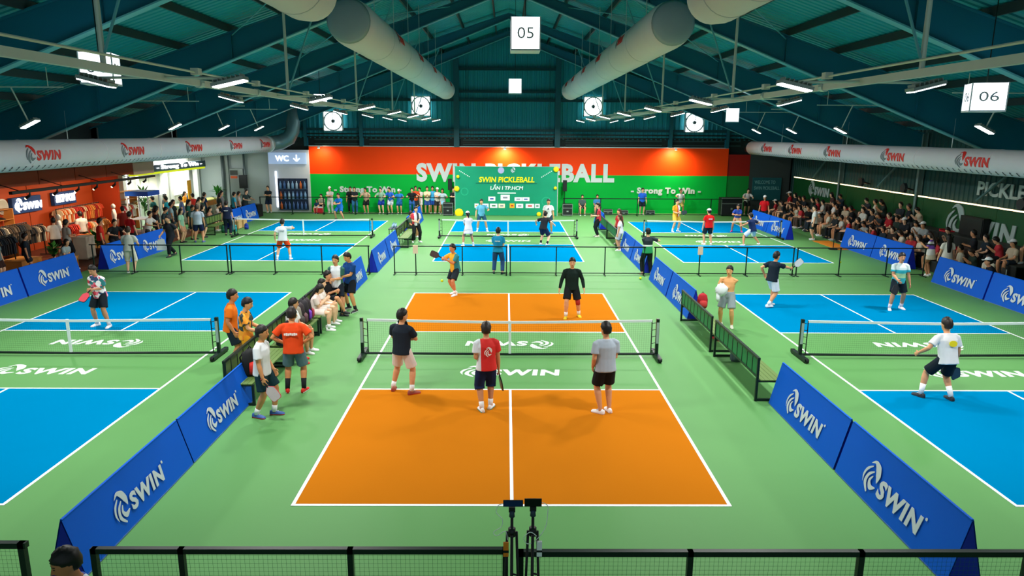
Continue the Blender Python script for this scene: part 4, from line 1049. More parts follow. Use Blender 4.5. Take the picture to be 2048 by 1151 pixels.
# ---- toilet sign, display board, pipes, switch cabinet on the grey wall
ws = empty('toilet_sign', (-14.1,WY-.13,3.42), 0, 'lit pale sign reading WC with a down arrow', 'sign')
MB().box(-1.2,1.2,-.1,.0,-.36,.36).build('sign_box', EM('8EA4C4',.7), ws)
o = text_mb('WC', .85,.36,.02,0,1,.02).build('lettering', EM('FFFFFF',1.6), ws); frame_obj(o,(-.75,-.12,-.18),(1,0,0),(0,0,1))
MB().cbox((.6,-.12,.04),(.07,.03,.36)).cbox((.5,-.12,-.09),(.26,.03,.06),0,Matrix.Rotation(.75,3,'Y')).cbox((.7,-.12,-.09),(.26,.03,.06),0,Matrix.Rotation(-.75,3,'Y')).build('down_arrow', EM('FFFFFF',1.6), ws)
db = empty('display_board', (-13.85,WY-.16,0), 0, 'dark blue bottle display board on the white wall panel', 'board')
MB().box(-.95,.95,-.04,.0,.12,2.15).build('back_board', M('23304A',.5,0,.1,3), db)
rng = random.Random(5)
for r_ in range(3):
    MB().box(-.95,.95,-.12,-.02,.14+r_*.66,.18+r_*.66).build('shelf', M('3C4E6A',.5), db)
    for k in range(7):
        x = -.78+k*.26; c = rng.choice(['5C86B4','7AA0C8','3E5E94','9AB4CC','C4622C','4A6AA0'])
        MB().tube([(x,-.075,.18+r_*.66),(x,-.075,.5+r_*.66),(x,-.075,.58+r_*.66),(x,-.075,.66+r_*.66)],[.075,.075,.03,.03],10).build('display_bottle', M(c,.4,0,.05), db, True)
for k in range(6): MB().box(-.94+k*.37,-.92+k*.37,-.06,-.04,.12,2.15).build('divider', M('1A2438',.5), db)
o = MB().box(-14.95,-14.85,WY-.2,WY-.13,.3,2.6).build('light_column', EM('EAF2FF',2.0)); tag(o, 'thin white lit column left of the bottle board', 'light')
for x,r_ in ((-18.3,.09),(-17.9,.05),(-16.9,.07)):
    o = MB().tube([(x,WY-.14,.3),(x,WY-.14,4.1)],[r_,r_],10).build('wall_pipe', M('5C6868',.4,.3), wall_back, True)
sc = empty('switch_cabinet', (-17.4,WY-.02,0), 0, 'grey switch cabinet on the grey wall panel between pipes', 'cabinet')
MB().box(-.42,.42,-.25,-.0,1.1,2.75).build('body', M('8A9494',.5,.1), sc); d = MB().box(-.40,.40,-.27,-.25,1.12,2.1).build('door', M('7E8888',.5,.1), sc); MB().box(.3,.33,-.29,-.27,1.55,1.7).build('handle', m_black, d)
MB().box(-.38,.1,-.27,-.25,2.35,2.65).build('meter_window', M('26302F',.2), sc); MB().box(-.36,.06,-.275,-.25,2.14,2.3).build('warning_label', M('D0562A',.5), sc)

# ---- sports shop
m_orw = M('A83E10', .6, 0, .06, 1.2); m_orw2 = M('8A3410', .6, 0, .06, 1.2); m_wood = M('C8823C', .5, 0, .15, 4)
shop = empty('wall_shop', (0,0,0), kind='structure')
for k in range(6):
    y0 = 4.85+k*2.35; MB().box(-20.3,-20.15,y0+.02,y0+2.33,0,3.7).build('wall_panel', m_orw, shop)
    MB().box(-18.25,-18.05,y0+.02,y0+2.33,3.05,3.72).build('fascia_panel', m_orw2, shop)
MB().box(-20.3,-18.9,18.97,19.12,0,3.7).build('end_wall', M('B03A14',.6,0,.05,1), shop)
MB().box(-20.3,-20.15,19.12,21.,0,3.7).build('wall_panel', M('D9A070',.6,0,.05,1), shop); MB().box(-18.25,-18.05,18.97,21.,3.0,3.72).build('fascia_panel', M('C9A48C',.6,0,.05,1), shop)
tag(MB().box(-20.3,-15.7,3.9,21,.0,.10).build('floor_platform', M('6A3420',.6,0,.1,1.5)), kind='structure')
tr = empty('lighting_track', (-17.2,0,2.95), 0, 'black lighting track with spot heads in front of the sports shop', 'lamp track')
MB().box(-.06,.06,9.,19.2,-.05,.05).build('track', m_black, tr)
for k,y in enumerate((10,11.6,13,14.3,15.7,17.,18.4)):
    MB().tube([(0,y,-.05),(-.02,y,-.16),(-.16,y,-.26)],[.02,.045,.05],8).build('spot_head', m_black, tr)
    MB().ball((-.17,y,-.27),.042,8,6).build('spot_lens', EM('FFD9A0',14.), tr)
for y in (9.5,12,14.5,17):
    MB().bar((0,y,.03),(-.86,y,.3),.025,.025).build('wall_bracket', m_black, tr)
for y in (10.5,14,17.5):
    ld = bpy.data.lights.new('track_light','SPOT'); ld.energy = 240; ld.color = (1,.78,.52); ld.spot_size = 2.2; ld.spot_blend = .6; ld.shadow_soft_size = .15
    lo = bpy.data.objects.new('track_light', ld); COL.objects.link(lo); lo.parent = tr; lo.location = (-.2,y,-.3); lo.rotation_euler = (0,math.radians(55),0)
def shop_sign(y0, y1, z0, z1, label, kind):
    s = empty('shop_sign', (-20.1,y0,0), 0, label, 'sign', 'lit shop signs')
    MB().box(-.02,.14,0,y1-y0,z0,z1).build('sign_box', M('173A6E',.5), s)
    mb = logo_mb((z1-z0)*.86, .015) if kind else text_mb('SHOP SPORT',(y1-y0)*.9,(z1-z0)*.62,.03,0,1,.015)
    o = mb.build('lettering', EM('FFFFFF',2.2), s); frame_obj(o, (.16,(y1-y0)*.06,z0+(z1-z0)*(.07 if kind else .2)), (0,1,0), (0,0,1))
shop_sign(13.0,14.8,1.75,2.40,'lit blue shop sign with white emblem above the clothes racks',True); shop_sign(15.7,17.3,1.84,2.40,'lit blue shop sign reading SHOP SPORT',False)
cl = empty('wall_disc', (-20.12,12.6,2.1), 0, 'pale round disc on the orange wall beside the emblem sign', 'disc'); MB().tube([(0,0,0),(.05,0,0)],[.32,.32],22,(0,1,0)).build('disc', M('C9C2B4',.5), cl); MB().tube([(.05,0,0),(.07,0,0)],[.26,.26],22,(0,1,0)).build('face', M('B4AC9C',.5), cl)
rng = random.Random(11); WARM = ['C8322A','D8662A','E08A3C','B02A22','E8C89A','F0E0C4','D84A2A','F0A04A']; DARK = ['22262C','30343A','1A2430','3C3430','5A4A3C','C8B8A0']
CN = {'C8322A':'crimson','D8662A':'rust orange','E08A3C':'amber','B02A22':'dark red','E8C89A':'sand','F0E0C4':'cream','D84A2A':'scarlet','F0A04A':'bright orange','22262C':'black','30343A':'slate','1A2430':'navy','3C3430':'dark brown','5A4A3C':'brown','C8B8A0':'beige','D8404A':'pink-red','F4EEE0':'white'}
def shirt_hung(x, y, z, col, label, grp, par_rz=0., L=.62):
    g = empty('hanging_shirt', (x,y,z), par_rz, label, 'shirt', grp)
    MB().prism([(-.2,-.05),(-.09,0),(.09,0),(.2,-.05),(.27,-.22),(.2,-.25),(.17,-.15),(.17,-L),(-.17,-L),(-.17,-.15),(-.2,-.25),(-.27,-.22)], -.022, .022, 1).build('cloth', M(col,.8,0,.1,10), g)
    MB().tube([(0,0,-.02),(0,0,.05),(.02,0,.08)],[.005]*3,5).build('hanger', m_steel, g)
def rack(x, y0, y1, z, label, cols, lab, grp, zt=None):
    r = empty('clothes_rack', (x,y0,0.1), 0, label, 'rack', 'shop clothes racks'); L = y1-y0
    MB().bar((0,0,z),(0,L,z),.03,.03).build('rail', m_blk_metal, r)
    for yy in (0,L): MB().bar((0,yy,0),(0,yy,z),.03,.03).build('post', m_blk_metal, r); MB().bar((-.25,yy,.02),(.25,yy,.02),.03,.03).build('foot', m_blk_metal, r)
    n = int(L/.13)
    for k in range(n):
        cc = rng.choice(cols); shirt_hung(x, y0+.1+k*(L-.2)/max(1,n-1), z+.06, cc, '%s %s, %s from its near end' % (CN.get(cc,'pale'), lab, ORD[k]), grp, math.radians(rng.uniform(-14,14)))
rack(-18.9,9.7,12.1,1.45,'black rack of dark garments under the emblem sign',DARK,'garment on the rack under the emblem sign','dark garments under the emblem sign')
rack(-19.7,15.3,18.6,1.62,'rack of red and orange shirts under the second shop sign',WARM,'shirt on the wall rack of the shop','red and orange shirts on the wall rack')
rack(-18.9,15.4,17.6,1.0,'lower rack of orange shirts in the middle of the shop',WARM,'shirt on the lower middle rack','orange shirts on the lower rack')
rack(-19.4,19.4,21.2,1.35,'wooden-topped rack of white and orange shirts beside the pale wall',['F0E0C4','E8C89A','E08A3C','D8404A','F4EEE0'],'shirt on the rack by the pale wall','cream shirts on the pale wall rack')
rack(-17.7,8.3,9.5,1.35,'short rack of dark jackets at the left-edge barriers',DARK,'jacket on the short rack by the left-edge barriers','dark jackets on the short rack')
rack(-18.2,13.3,14.9,1.2,'rack of red shirts in front of the emblem sign wall',['C8322A','B02A22','D84A2A','E8C89A'],'shirt on the front rack before the emblem sign','red shirts on the front rack')
rack(-19.0,11.9,13.2,1.25,'rack of brown and black garments beside the pale disc',DARK,'garment on the rack beside the pale disc','garments beside the pale disc')
def shelf_unit(x, y0, y1, label, n, z0, dz, items):
    s = empty('shelf_unit', (x,y0,.1), 0, label, 'shelf', 'shop shelves'); L = y1-y0
    for yy in (0,L): MB().box(-.2,.2,yy-.02,yy+.02,0,z0+n*dz).build('side_panel', m_wood, s)
    for k in range(n+1):
        MB().box(-.2,.2,0,L,z0+k*dz-.02,z0+k*dz).build('shelf_board', m_wood, s)
    return s
shelf_unit(-19.9,9.4,12.6,'wooden shelf unit with shoes above the dark garments',2,1.15,.40,0); shelf_unit(-19.4,19.35,21.25,'open wooden shelf above the cream shirts',1,1.6,.4,0)
def shoe_item(x, y, z, col, lab, rz=0):
    g = empty('shop_shoe', (x,y,z), rz, lab, 'shoe', 'shoes on the shop shelf')
    st_ = [(-.13,.03,.08),(-.06,.042,.10),(.04,.042,.08),(.12,.045,.05),(.16,.02,.04)]; q = MB()
    for (yy,w_,hh) in st_: q.v += [(-w_,yy,0),(-w_,yy,hh*.7),(-w_*.4,yy,hh),(w_*.4,yy,hh),(w_,yy,hh*.7),(w_,yy,0)]
    for j in range(4):
        for e in range(6): q.f.append((j*6+e,j*6+(e+1)%6,j*6+6+(e+1)%6,j*6+6+e)); q.mi.append(1 if e == 5 else 0)
    q.f += [(5,4,3,2,1,0),(24,25,26,27,28,29)]; q.mi += [0,0]
    q.build('upper', [M(col,.6), M('EEEEEE',.6)], g)
for k in range(10): shoe_item(-19.85, 9.7+k*.3, 1.25, ['D8C8B0','E8DCC8','C8B49A','D0BEA6'][k%4], '%s pale sports shoe on the middle board of the shop shelf' % ORD[k], -1.57)
for k in range(8): shoe_item(-19.85, 9.8+k*.33, 1.65, ['22262A','3A3430'][k%2], '%s dark sports shoe on the upper board of the shop shelf' % ORD[k], -1.57)
def crate(x, y, z, w, d, h, label, col='C8823C', grp='wooden display boxes'):
    c = empty('display_box', (x,y,z), 0, label, 'box', grp); MB().box(-w/2,w/2,-d/2,d/2,.02,h-.03).build('body', M(col,.5,0,.15,5), c); MB().box(-w/2-.02,w/2+.02,-d/2-.02,d/2+.02,h-.03,h).build('top_board', M(col,.5,0,.1,3), c); MB().box(-w/2+.03,w/2-.03,-d/2+.03,d/2-.03,0,.02).build('plinth', m_black, c)
crate(-17.6,9.6,.1,.8,1.1,.45,'orange wooden display box in front of the dark garments'); crate(-17.4,13.6,.1,.9,1.4,.7,'wooden display table with folded clothes in the shop'); crate(-16.35,9.9,.1,.5,1.3,.42,'wooden step box where the girl in grey sits'); crate(-16.8,12.2,.1,.5,.6,.9,'tall pale display plinth by the barriers','D8C8B0')
crate(-14.55,22.2,0,.45,.5,.42,'pale wooden box on the floor by the grey-shirted man, near one','D8B078','wooden boxes on the floor'); crate(-14.5,22.8,0,.45,.5,.42,'pale wooden box on the floor by the grey-shirted man, far one','D8B078','wooden boxes on the floor')
for k in range(12):
    g = MB().box(-.16,.16,-.13,.13,0,.05).build('folded_shirt', M(rng.choice(WARM),.8,0,.08,8), None, False, (-17.4+.36*(k%2)-.18,13.1+.32*((k//2)%4),.8+.052*(k//8))); MB().box(-.05,.05,-.135,-.12,.05,.056).build('collar', M('F0E0C4',.8), g); tag(g, '%s folded shirt on the wooden display table, counted from the near end' % ORD[k], 'shirt', 'folded shirts on the display table')
def mannequin(x, y, z, col, label):
    m = empty('mannequin', (x,y,z), -1.2, label, 'mannequin', 'shop mannequins')
    MB().tube([(0,0,.75),(0,0,.95),(0,0,1.2),(0,0,1.36),(0,0,1.42)],[(.15,.1),(.13,.09),(.17,.11),(.15,.08),(.06,.06)],12,(1,0,0)).build('torso', M(col,.7,0,.08,8), m, True); MB().tube([(0,0,0),(0,0,.8)],[.02,.02],8).build('pole', m_steel, m); MB().tube([(0,0,0),(0,0,.03)],[.16,.16],14,(1,0,0)).build('base', m_blk_metal, m)
    MB().ball((0,0,1.56),(.08,.095,.12),12,8).build('head', M('D8CCBC',.6), m, True)
mannequin(-18.2,13.0,.1,'E8E0D4','white-shirted mannequin beside the emblem sign'); mannequin(-18.3,17.3,.1,'E0D4C8','pale mannequin at the end of the red shirts')
def bagm(x, y, z, col, label, rz=0, sc=1., stripe=None, cat='backpack', grp='backpacks and bags'):
    b = empty('backpack', (x,y,z), rz, label, cat, grp)
    MB().tube([(0,0,.0),(0,0,.06),(0,0,.25),(0,0,.40),(0,0,.46)],[(.13,.07),(.16,.10),(.165,.11),(.13,.09),(.05,.04)],12,(1,0,0)).xf(Matrix.Scale(sc,4)).build('main_bag', M(col,.7,0,.1,10), b, True)
    MB().tube([(0,-.085,.05),(0,-.12,.10),(0,-.12,.2),(0,-.09,.25)],[(.10,.03),(.12,.04),(.12,.04),(.09,.02)],10,(1,0,0)).xf(Matrix.Scale(sc,4)).build('front_pocket', M(stripe or col,.7,0,.1,10), b, True)
    for sx in (-1,1): MB().tube([(sx*.07,.08,.40),(sx*.09,.15,.30),(sx*.08,.1,.06)],[.014]*3,6).xf(Matrix.Scale(sc,4)).build('strap', M('1A1A1C',.8), b, True)
    MB().tube([(-.04,.0,.45),(0,.0,.51),(.04,.0,.45)],[.01]*3,6).xf(Matrix.Scale(sc,4)).build('top_handle', M('1A1A1C',.8), b, True)
bagm(-18.3,10.9,.75,'14181C','large black backpack hanging in the shop',1.57,1.1)
# plants
def plant(x, y, z, h, label, n=26, col='2F7A2C', pot='7A4A34', seed=1, spread=.5):
    p = empty('potted_plant', (x,y,z), 0, label, 'plant', 'potted plants'); rg = random.Random(seed)
    MB().tube([(0,0,0),(0,0,.28),(0,0,.30)],[.13,.18,.18],14).build('pot', M(pot,.7,0,.1,6), p, True); MB().tube([(0,0,.28),(0,0,h*.75)],[.018,.01],6).build('stem', M('5A4A2C',.8), p)
    L = [M(col,.5,0,.2,9), M('4C9A3C',.5,0,.2,9), M('1F5A24',.5,0,.2,9)]
    for k in range(n):
        a = rg.uniform(0,6.28); b = rg.uniform(.1,1.2); l = rg.uniform(.25,.5)*spread/.5; z0 = rg.uniform(.35,.78)*h
        d = Vector((math.cos(a)*math.cos(b),math.sin(a)*math.cos(b),math.sin(b))); s_ = d.cross(Vector((0,0,1))).normalized()*.055*(1+rg.random()); q = Vector((0,0,z0))
        t1 = q+d*l*.5; t2 = q+d*l+Vector((0,0,-.12*l))
        MB().add([q,t1+s_,t2,t1-s_,t1+Vector((0,0,.02))],[(0,1,4),(1,2,4),(2,3,4),(3,0,4)]).build('leaf', L[k%3], p)
plant(-17.0,10.55,.1,.95,'dark green potted plant behind the left-edge barriers',30,'24521E','5A3020',1); plant(-16.7,12.9,.1,1.0,'bushy potted plant beside the shop display table',34,'3A6A24','5A3020',2,.6)
plant(-18.7,20.9,0,2.5,'tall pale green plant at the cafe entrance',36,'6AA04A','C8C8C0',3,.7); plant(-17.0,26.2,0,2.2,'tall bright green plant by the grey wall pipes',40,'2A9A34','3A3A38',4,.7)

# ---- cafe with the lit sign
cf = empty('wall_cafe', (0,0,0), kind='structure'); m_cw = M('E6E6E2', .5, 0, .03, 1)
MB().box(-20.4,-20.2,21,30.6,0,3.7).build('wall_panel', m_cw, cf)
for y in (21.0,22.3,25.6,26.2,29.9): MB().box(-20.0,-19.7,y,y+.3,0,3.7).build('pilaster', M('D6D8D2',.5), cf)
MB().box(-19.9,-19.6,21,30.4,3.0,3.7).build('fascia_panel', m_cw, cf)
for y0,y1 in ((22.7,25.5),(26.6,29.8)):
    for k in range(3): MB().box(-20.2,-20.15,y0+(y1-y0)*k/3+.05,y0+(y1-y0)*(k+1)/3-.05,.9,2.5).build('menu_panel', M(['B9B8A4','C9C8B4','D4D2C4'][k],.5), cf)
MB().box(-20.15,-19.8,22.7,25.5,1.55,1.8).build('bright_shelf', EM('FFFFFF',1.2), cf)
MB().box(-20.15,-20.1,21.4,22.2,.3,2.9).build('light_panel', EM('FFFFFF',2.4), cf); MB().box(-20.15,-20.1,27.0,29.6,1.3,2.9).build('light_panel', EM('FFFFFF',2.0), cf)
cs = empty('cafe_sign', (-18.6,19.8,3.0), 0, 'long cafe sign box with white slogan and yellow-green lower edge', 'sign')
MB().box(-.1,.1,0,8.6,-.02,.34).build('sign_box', M('4A6470',.4), cs); MB().box(-.14,.14,0,8.4,-.12,-.02).build('yellow_edge', EM('D0DC10',.75), cs)
mb = MB(); 
for y in (0,2.1,4.2,6.3,8.5): mb.bar((.1,y,.34),(.1,y,.75),.02,.02)
mb.bar((.1,0,.75),(.1,8.6,.75),.02,.02); mb.build('hanging_frame', m_blk_metal, cs)
o = text_mb('- Strong To Win -', 5.6,.3,.02,0,1.05,.02).build('lettering', EM('FFFFFF',2.4), cs); frame_obj(o,(.13,2.4,.02),(0,1,0),(0,0,1))
ct = empty('cafe_counter', (-18.3,23.6,0), 0, 'long pale cafe counter with a yellow top edge and wooden end', 'counter')
MB().box(-.3,.3,0,5.4,.05,1.0).build('body', M('A8AC98',.5,0,.05,2), ct); MB().box(-.36,.36,-.04,5.44,1.0,1.05).build('worktop', M('C9C070',.4), ct); MB().box(-.31,.31,3.4,5.4,.7,1.0).build('wooden_front', M('C07A34',.5,0,.12,4), ct)
for k in range(9): MB().box(.3,.32,.1+k*.6,.12+k*.6,.08,.98).build('panel_joint', M('8A8E7C',.6), ct)
mn = empty('menu_stand', (-18.2,25.2,1.05), 0, 'yellow roll-up poster behind the cafe counter', 'poster'); MB().box(-.02,.02,-.22,.22,0,1.3).build('poster_face', M('E8A820',.5,0,.2,5), mn); MB().box(-.06,.06,-.24,.24,0,.05).build('base', m_blk_metal, mn)
um = empty('promotion_stand', (-17.9,19.3,0), 0, 'blue-roofed promotion stand at the cafe corner', 'stand')
MB().box(-.55,.55,-.6,.6,2.0,2.22).build('roof_board', M('1A52B4',.5), um)
for sx in (-1,1):
    for sy in (-1,1): MB().bar((sx*.5,sy*.55,0),(sx*.5,sy*.55,2.0),.04,.04).build('post', M('D8DEE4',.4), um)
MB().box(-.5,.5,-.55,.55,.85,.9).build('shelf', M('E4E8EC',.4), um)
for y in (22.6,26.2):
    ld = bpy.data.lights.new('cafe_light','AREA'); ld.energy = 190; ld.size = 1.6; ld.size_y = .3; ld.shape = 'RECTANGLE'; ld.color = (.95,1,.98)
    o = empty('ceiling_lamp', (-19.1,y+.6,3.70), 0, 'recessed white cafe lamp under the soffit, %s' % ('shop side' if y < 24 else 'back wall side'), 'lamp', 'cafe lamps')
    MB().box(-.15,.15,-.8,.8,-.01,.04).build('housing', m_white, o); MB().box(-.13,.13,-.78,.78,-.02,-.01).build('diffuser', EM('FFFFFF',2.), o)
    lo = bpy.data.objects.new('cafe_light', ld); COL.objects.link(lo); lo.parent = o; lo.location = (0,0,-.03); lo.rotation_euler = (0,0,math.pi/2)

# ---- bleachers on the right
bl = empty('bleacher', (16.0,7.2,0), 0, 'dark stepped bleacher filled with seated spectators along the green wall', 'bleacher')
for k,(x0,x1,h) in enumerate(((16.12,16.85,.42),(16.85,17.55,.84),(17.55,18.18,1.26))):
    for j in range(8):
        y0 = 7.3+j*2.8
        MB().box(x0-16,x1-16,y0-7.2,y0+2.78-7.2,h-.05,h).build('step_board', M('2A302E',.6,0,.1,3), bl)
        MB().box(x0-16,x0-15.97,y0-7.2,y0+2.78-7.2,h-.42,h-.05).build('riser', M('1C2220',.6,0,.1,3), bl)
for j in range(6): 
    o = MB().box(-.2,.2,-.2,.2,0,.05).build('seat_cushion', M('C01A2A',.7,0,.08,6), None, False, (17.2 if j%2 else 17.85, 20.8-j*2.1+(.45), .84 if j%2 else 1.26)); MB().box(-.2,.2,.15,.2,.05,.1).build('roll', M('A01422',.7), o)
    tag(o, 'red cushion lying on the bleacher, number %s from the back wall' % ['one','two','three','four','five','six'][j], 'cushion', 'red bleacher cushions')
mat = MB().box(14.9,15.7,15.9,18.6,0,.02).build('orange_mat', M('D8801C',.7,0,.08,3)); MB().box(14.9,15.7,15.85,15.9,0,.025).build('edge', M('B86A14',.7), mat); tag(mat, 'orange floor mat at the foot of the bleacher', 'mat')
bs = empty('boundary_post', (14.75,16.0,0), 0, 'slim black post on a base beside the orange mat', 'post'); MB().tube([(0,0,.03),(0,0,.95)],[.02,.02],8).build('pole', m_black, bs); MB().tube([(0,0,0),(0,0,.03)],[.2,.2],16).build('base', m_black, bs)
o = empty('wall_monitor', (18.1,11.6,1.55), 0, 'black monitor case standing on the bleacher before the big wall lettering', 'case'); MB().box(-.12,.12,-.7,.7,-.3,.45).build('body', m_black, o); MB().box(-.14,-.12,-.66,.66,-.26,.41).build('panel', M('15181A',.4), o)
for y in (16.05,8.5,20): 
    c = empty('wall_fan', (18.1,y+.5,2.75), 0, 'black wall fan above the light strip, %s' % {16.05:'middle one',8.5:'near one',20:'far one'}[y], 'fan', 'wall fans')
    MB().tube([(-.22,0,0),(-.1,0,0)],[.2,.22],16,(0,1,0)).build('cage', M('20262A',.5), c); MB().tube([(-.1,0,0),(.3,0,-.1)],[.06,.03],8,(0,1,0)).build('motor', m_black, c)
# ================================================================== who stands where
def at(px, py): v = G(px, py); return (v.x, v.y, 0)
W_ = ('EEEEEE','s')
# ---- centre court
_, h = person(at(806,784),-24,'front',1.74,'1D2530','DCCBC4',shoes='9A4A3C',sole='C83A2A',socks=W_,lod=0,heady=-28,hairc='12100F',label='person in black tee and cream shorts with back turned, near the orange court net',pose_over=dict(feet=((-.24,.02,0,22),(.22,-.02,0,-38)),hands=((-.06,.26,1.06),(.02,.28,1.10)),elbow=(1.,-.3,-.4)),skin='C58A62',wide=1.08)
paddle(h[0][0]+Vector((-.02,.03,.02)),(-.35,-.1,.9),(.3,1,0),'20262C','black paddle held upright over the shoulder by the man in cream shorts')
redw = MSPLIT(['D9DEE4','D4201C','D4201C'],[0,.30,.8],0)
_, h = person(at(973,819),12,'stand',1.72,redw,'16264A',btype='long',shoes='EDEDED',sole='38C0C8',socks=W_,lod=0,heady=-10,hairc='2A211C',label='person in red and white tee and long navy shorts standing on the near orange court',pose_over=dict(feet=((-.1,-.06,0,8),(.09,.06,0,-30)),hands=((-.12,.2,1.0),(.25,.06,.78))),shirt_print=('EMB','F0E4DC',.14,.18,.16,True),skin='B9815C')
paddle(h[1][0],h[1][1]+Vector((.1,0,0)),(1,.3,0),'34302E','dark paddle hanging from the hand of the man in red and white')
person(at(1208,824),14,'stand',1.76,'A9B3C0','1B1C20',shoes='F2EEEE',socks=None,lod=0,heady=10,hairc='15120F',label='person in grey tee and black shorts standing on the near orange court',pose_over=dict(feet=((-.09,-.04,0,40),(.10,.0,0,0)),hands=((-.20,.12,.86),(.10,.24,1.0))),skin='C08660',wide=1.05)
_, h = person(at(1142,634),176,'stance',1.74,'13231F','1A1D20',sleeve='long',shoes='E8C81C',socks=W_,lod=0,label='person in black long-sleeved top, black shorts and yellow shoes facing the camera',knee=('B03028',0),pose_over=dict(hands=((-.34,.1,.86),(.34,.1,.84)),feet=((-.22,-.1,0,14),(.15,.12,0,-10))),skin='C8906A',wide=1.06)
yt = MSPLIT(['E8A41C','E8A41C','1E7E86'],[0,.2,.56],0)
_, h = person(at(910,589),135,'stretch',1.72,MSPLIT(['1E7E86','E8A41C'],[0,.34],0),'1F2A33',shoes='F2F2F2',socks=W_,lod=0,label='person in yellow and teal shirt swinging a paddle on the far orange court',pose_over=dict(hands=((-.04,.36,1.2),(.14,.40,1.24)),feet=((-.12,.1,0,10),(.12,-.1,0,-10))),skin='C08058')
paddle(h[1][0],(-.9,-.2,.45),(0,-1,.3),'4A3A38','dark paddle held out by the yellow-shirted player')
# ---- left near court
_, h = person(at(207,652),170,'front',1.72,MPAT(['E8DDE8','D83A4C','24406A','F0E6EC','E86A8A','2E7E84','F4EEF2'],11),'17202A',shoes='EDEDED',socks=('E8E4E8','s'),lod=0,label='person in pink floral tee and black shorts on the left blue court',pose_over=dict(feet=((-.22,.05,0,14),(.2,-.02,0,-16)),lean=9,headp=14),skin='B47C5C')
paddle(h[0][0],(-.2,-.6,-.5),(0,-1,.5),'C83A4A','red paddle held in front by the floral-shirted player')
# ---- left aisle bench
person(at(468,733),-78,'stand',1.78,'E8741C','1C2A34',shoes='2A2E34',lod=0,heady=0,hairc='17120F',label='person in plain orange tee standing behind the left bench',pose_over=dict(lean=6,hands=((-.24,.02,.84),(.24,.1,.84))),skin='B9784E')
person(at(498,748),-85,'stand',1.72,MPAT(['E88A1C','1E2C2A','E8941C','E07A18','2A3A34','F0A02A'],10),'E0951E',shoes='2A2E34',lod=0,hairc='15131A',label='person in orange and black patterned shirt and yellow shorts behind the left bench',pose_over=dict(hands=((-.2,.3,.98),(.2,.36,1.0)),headp=12),skin='C48C60')
_, h = person(at(531,831),-96,'stand',1.74,'DDE2E6','14333A',shoes='3A5A9A',sole='C83A3A',socks=W_,lod=0,heady=6,hairc='19140F',label='person in white tee and dark teal shorts holding a red paddle beside the left bench',pose_over=dict(hands=((-.16,.14,.86),(.25,.12,.80)),feet=((-.08,.14,0,8),(.10,-.12,0,-12))),skin='BE8254')
paddle(h[1][0],(.6,-.1,-.75),(0,-1,.1),'C8BABA','red-edged pale paddle of the man in teal shorts','C8283A')
person(at(592,783),4,'hips',1.76,'E84A1C','5C7884',shoes='D8281E',sole='F0F0F0',socks=('1A1C20','l'),lod=0,heady=12,hairc='201A17',label='person in red-orange tee with white back lettering and hands on hips',shirt_print=('BARS','F0E8E4',.26,.055,.26,True),skin='C07E50',wide=1.1)
person((-5.1,-.45,0),-80,'sit_fwd',1.72,'1A1E24','2A3038',shoes='C8342C',lod=0,hairc='14100E',label='person in black tee seated on the left bench behind the red-orange shirt',skin='BC8258')
person((-5.12,.35,0),-95,'sit',1.74,'E4E4E4','3A4650',shoes='EDEDED',lod=0,heady=35,hairc='17120F',label='person in white tee seated on the left bench next to the racket bags',skin='C88E68')
person((-5.12,2.3,0),-85,'sit_phone',1.66,'E6D2CC','E8D8D0',btype='skirt',shoes='EDEDED',socks=W_,lod=0,hair='long',female=True,label='woman in pale pink top and white skirt seated on the left bench',skin='D8A888',cat='person')
person((-5.12,2.95,0),-88,'sit',1.64,'F0E6E2','EDE2DC',btype='skirt',shoes='EDEDED',lod=0,hair='long',female=True,label='woman in white top seated deeper on the left bench',skin='D8AC8C',cat='person')
person((-5.12,3.7,0),-100,'sit_cross',1.74,'1C1E22','20242A',shoes='24282C',lod=0,hairc='14110F',label='person in black tee seated at the far end of the left bench',skin='BE8660')
person(at(677,628),172,'front',1.74,MSPLIT(['1E5A50','D8DEE4','D8DEE4','1E5A50'],[0,.26,.5,.74],0),'1A222E',shoes='2A2E34',lod=0,hairc='17120F',label='person in white vest over green sleeves standing beyond the left bench',skin='C08A62')
person(at(704,620),140,'front',1.76,'15407A','161C26',shoes='24282C',sole='F0F0F0',socks=('1A1C20','s'),lod=0,hairc='12100E',label='person in dark blue tee and black shorts talking beyond the left bench',pose_over=dict(hands=((-.05,.34,1.04),(.16,.34,.98)),feet=((-.24,.06,0,16),(.2,-.04,0,-16)),headp=16),skin='C08656')
# ---- right near court and aisle
_, h = person(at(1452,652),150,'front',1.70,'C9925E','8E9AA0',bare=True,shoes='D8D8C8',lod=0,hairc='17130F',label='shirtless person in grey shorts holding a white cloth behind the slatted bench',pose_over=dict(hands=((.08,.26,1.12),(.2,.30,1.06))),skin='CC9560',wide=1.12)
c = empty('white_cloth', tuple(h[0][0]+Vector((-.02,-.05,-.02))), 0, 'white shirt bundled in the hands of the shirtless man', 'cloth'); MB().ball((0,0,0),(.16,.12,.17),14,10,0,lambda d: 1+.18*math.sin(d.x*9)*math.cos(d.z*8+d.y*5)).build('bundle', M('DCE2E6',.8,0,.05,10), c, True); MB().tube([(-.08,-.03,-.08),(-.10,-.05,-.22),(-.08,-.04,-.3)],[(.06,.03),(.05,.02),(.03,.015)],8,(1,0,0)).build('loose_sleeve', M('DCE2E6',.8,0,.05,10), c, True)
_, h = person(at(1541,612),-62,'stretch',1.74,'16222E','E2E4EA',shoes='F0F0F0',socks=W_,lod=0,hairc='12100E',label='person in navy polo and white shorts reaching out with a paddle',pose_over=dict(hands=((-.3,-.05,.95),(.16,.58,1.15)),feet=((-.1,.12,0,8),(.1,-.22,.02,-8))),skin='C48A60')
paddle(h[1][0],(.75,.1,.65),(0,-1,.2),'C8CCD0','pale paddle held out by the navy-polo player')
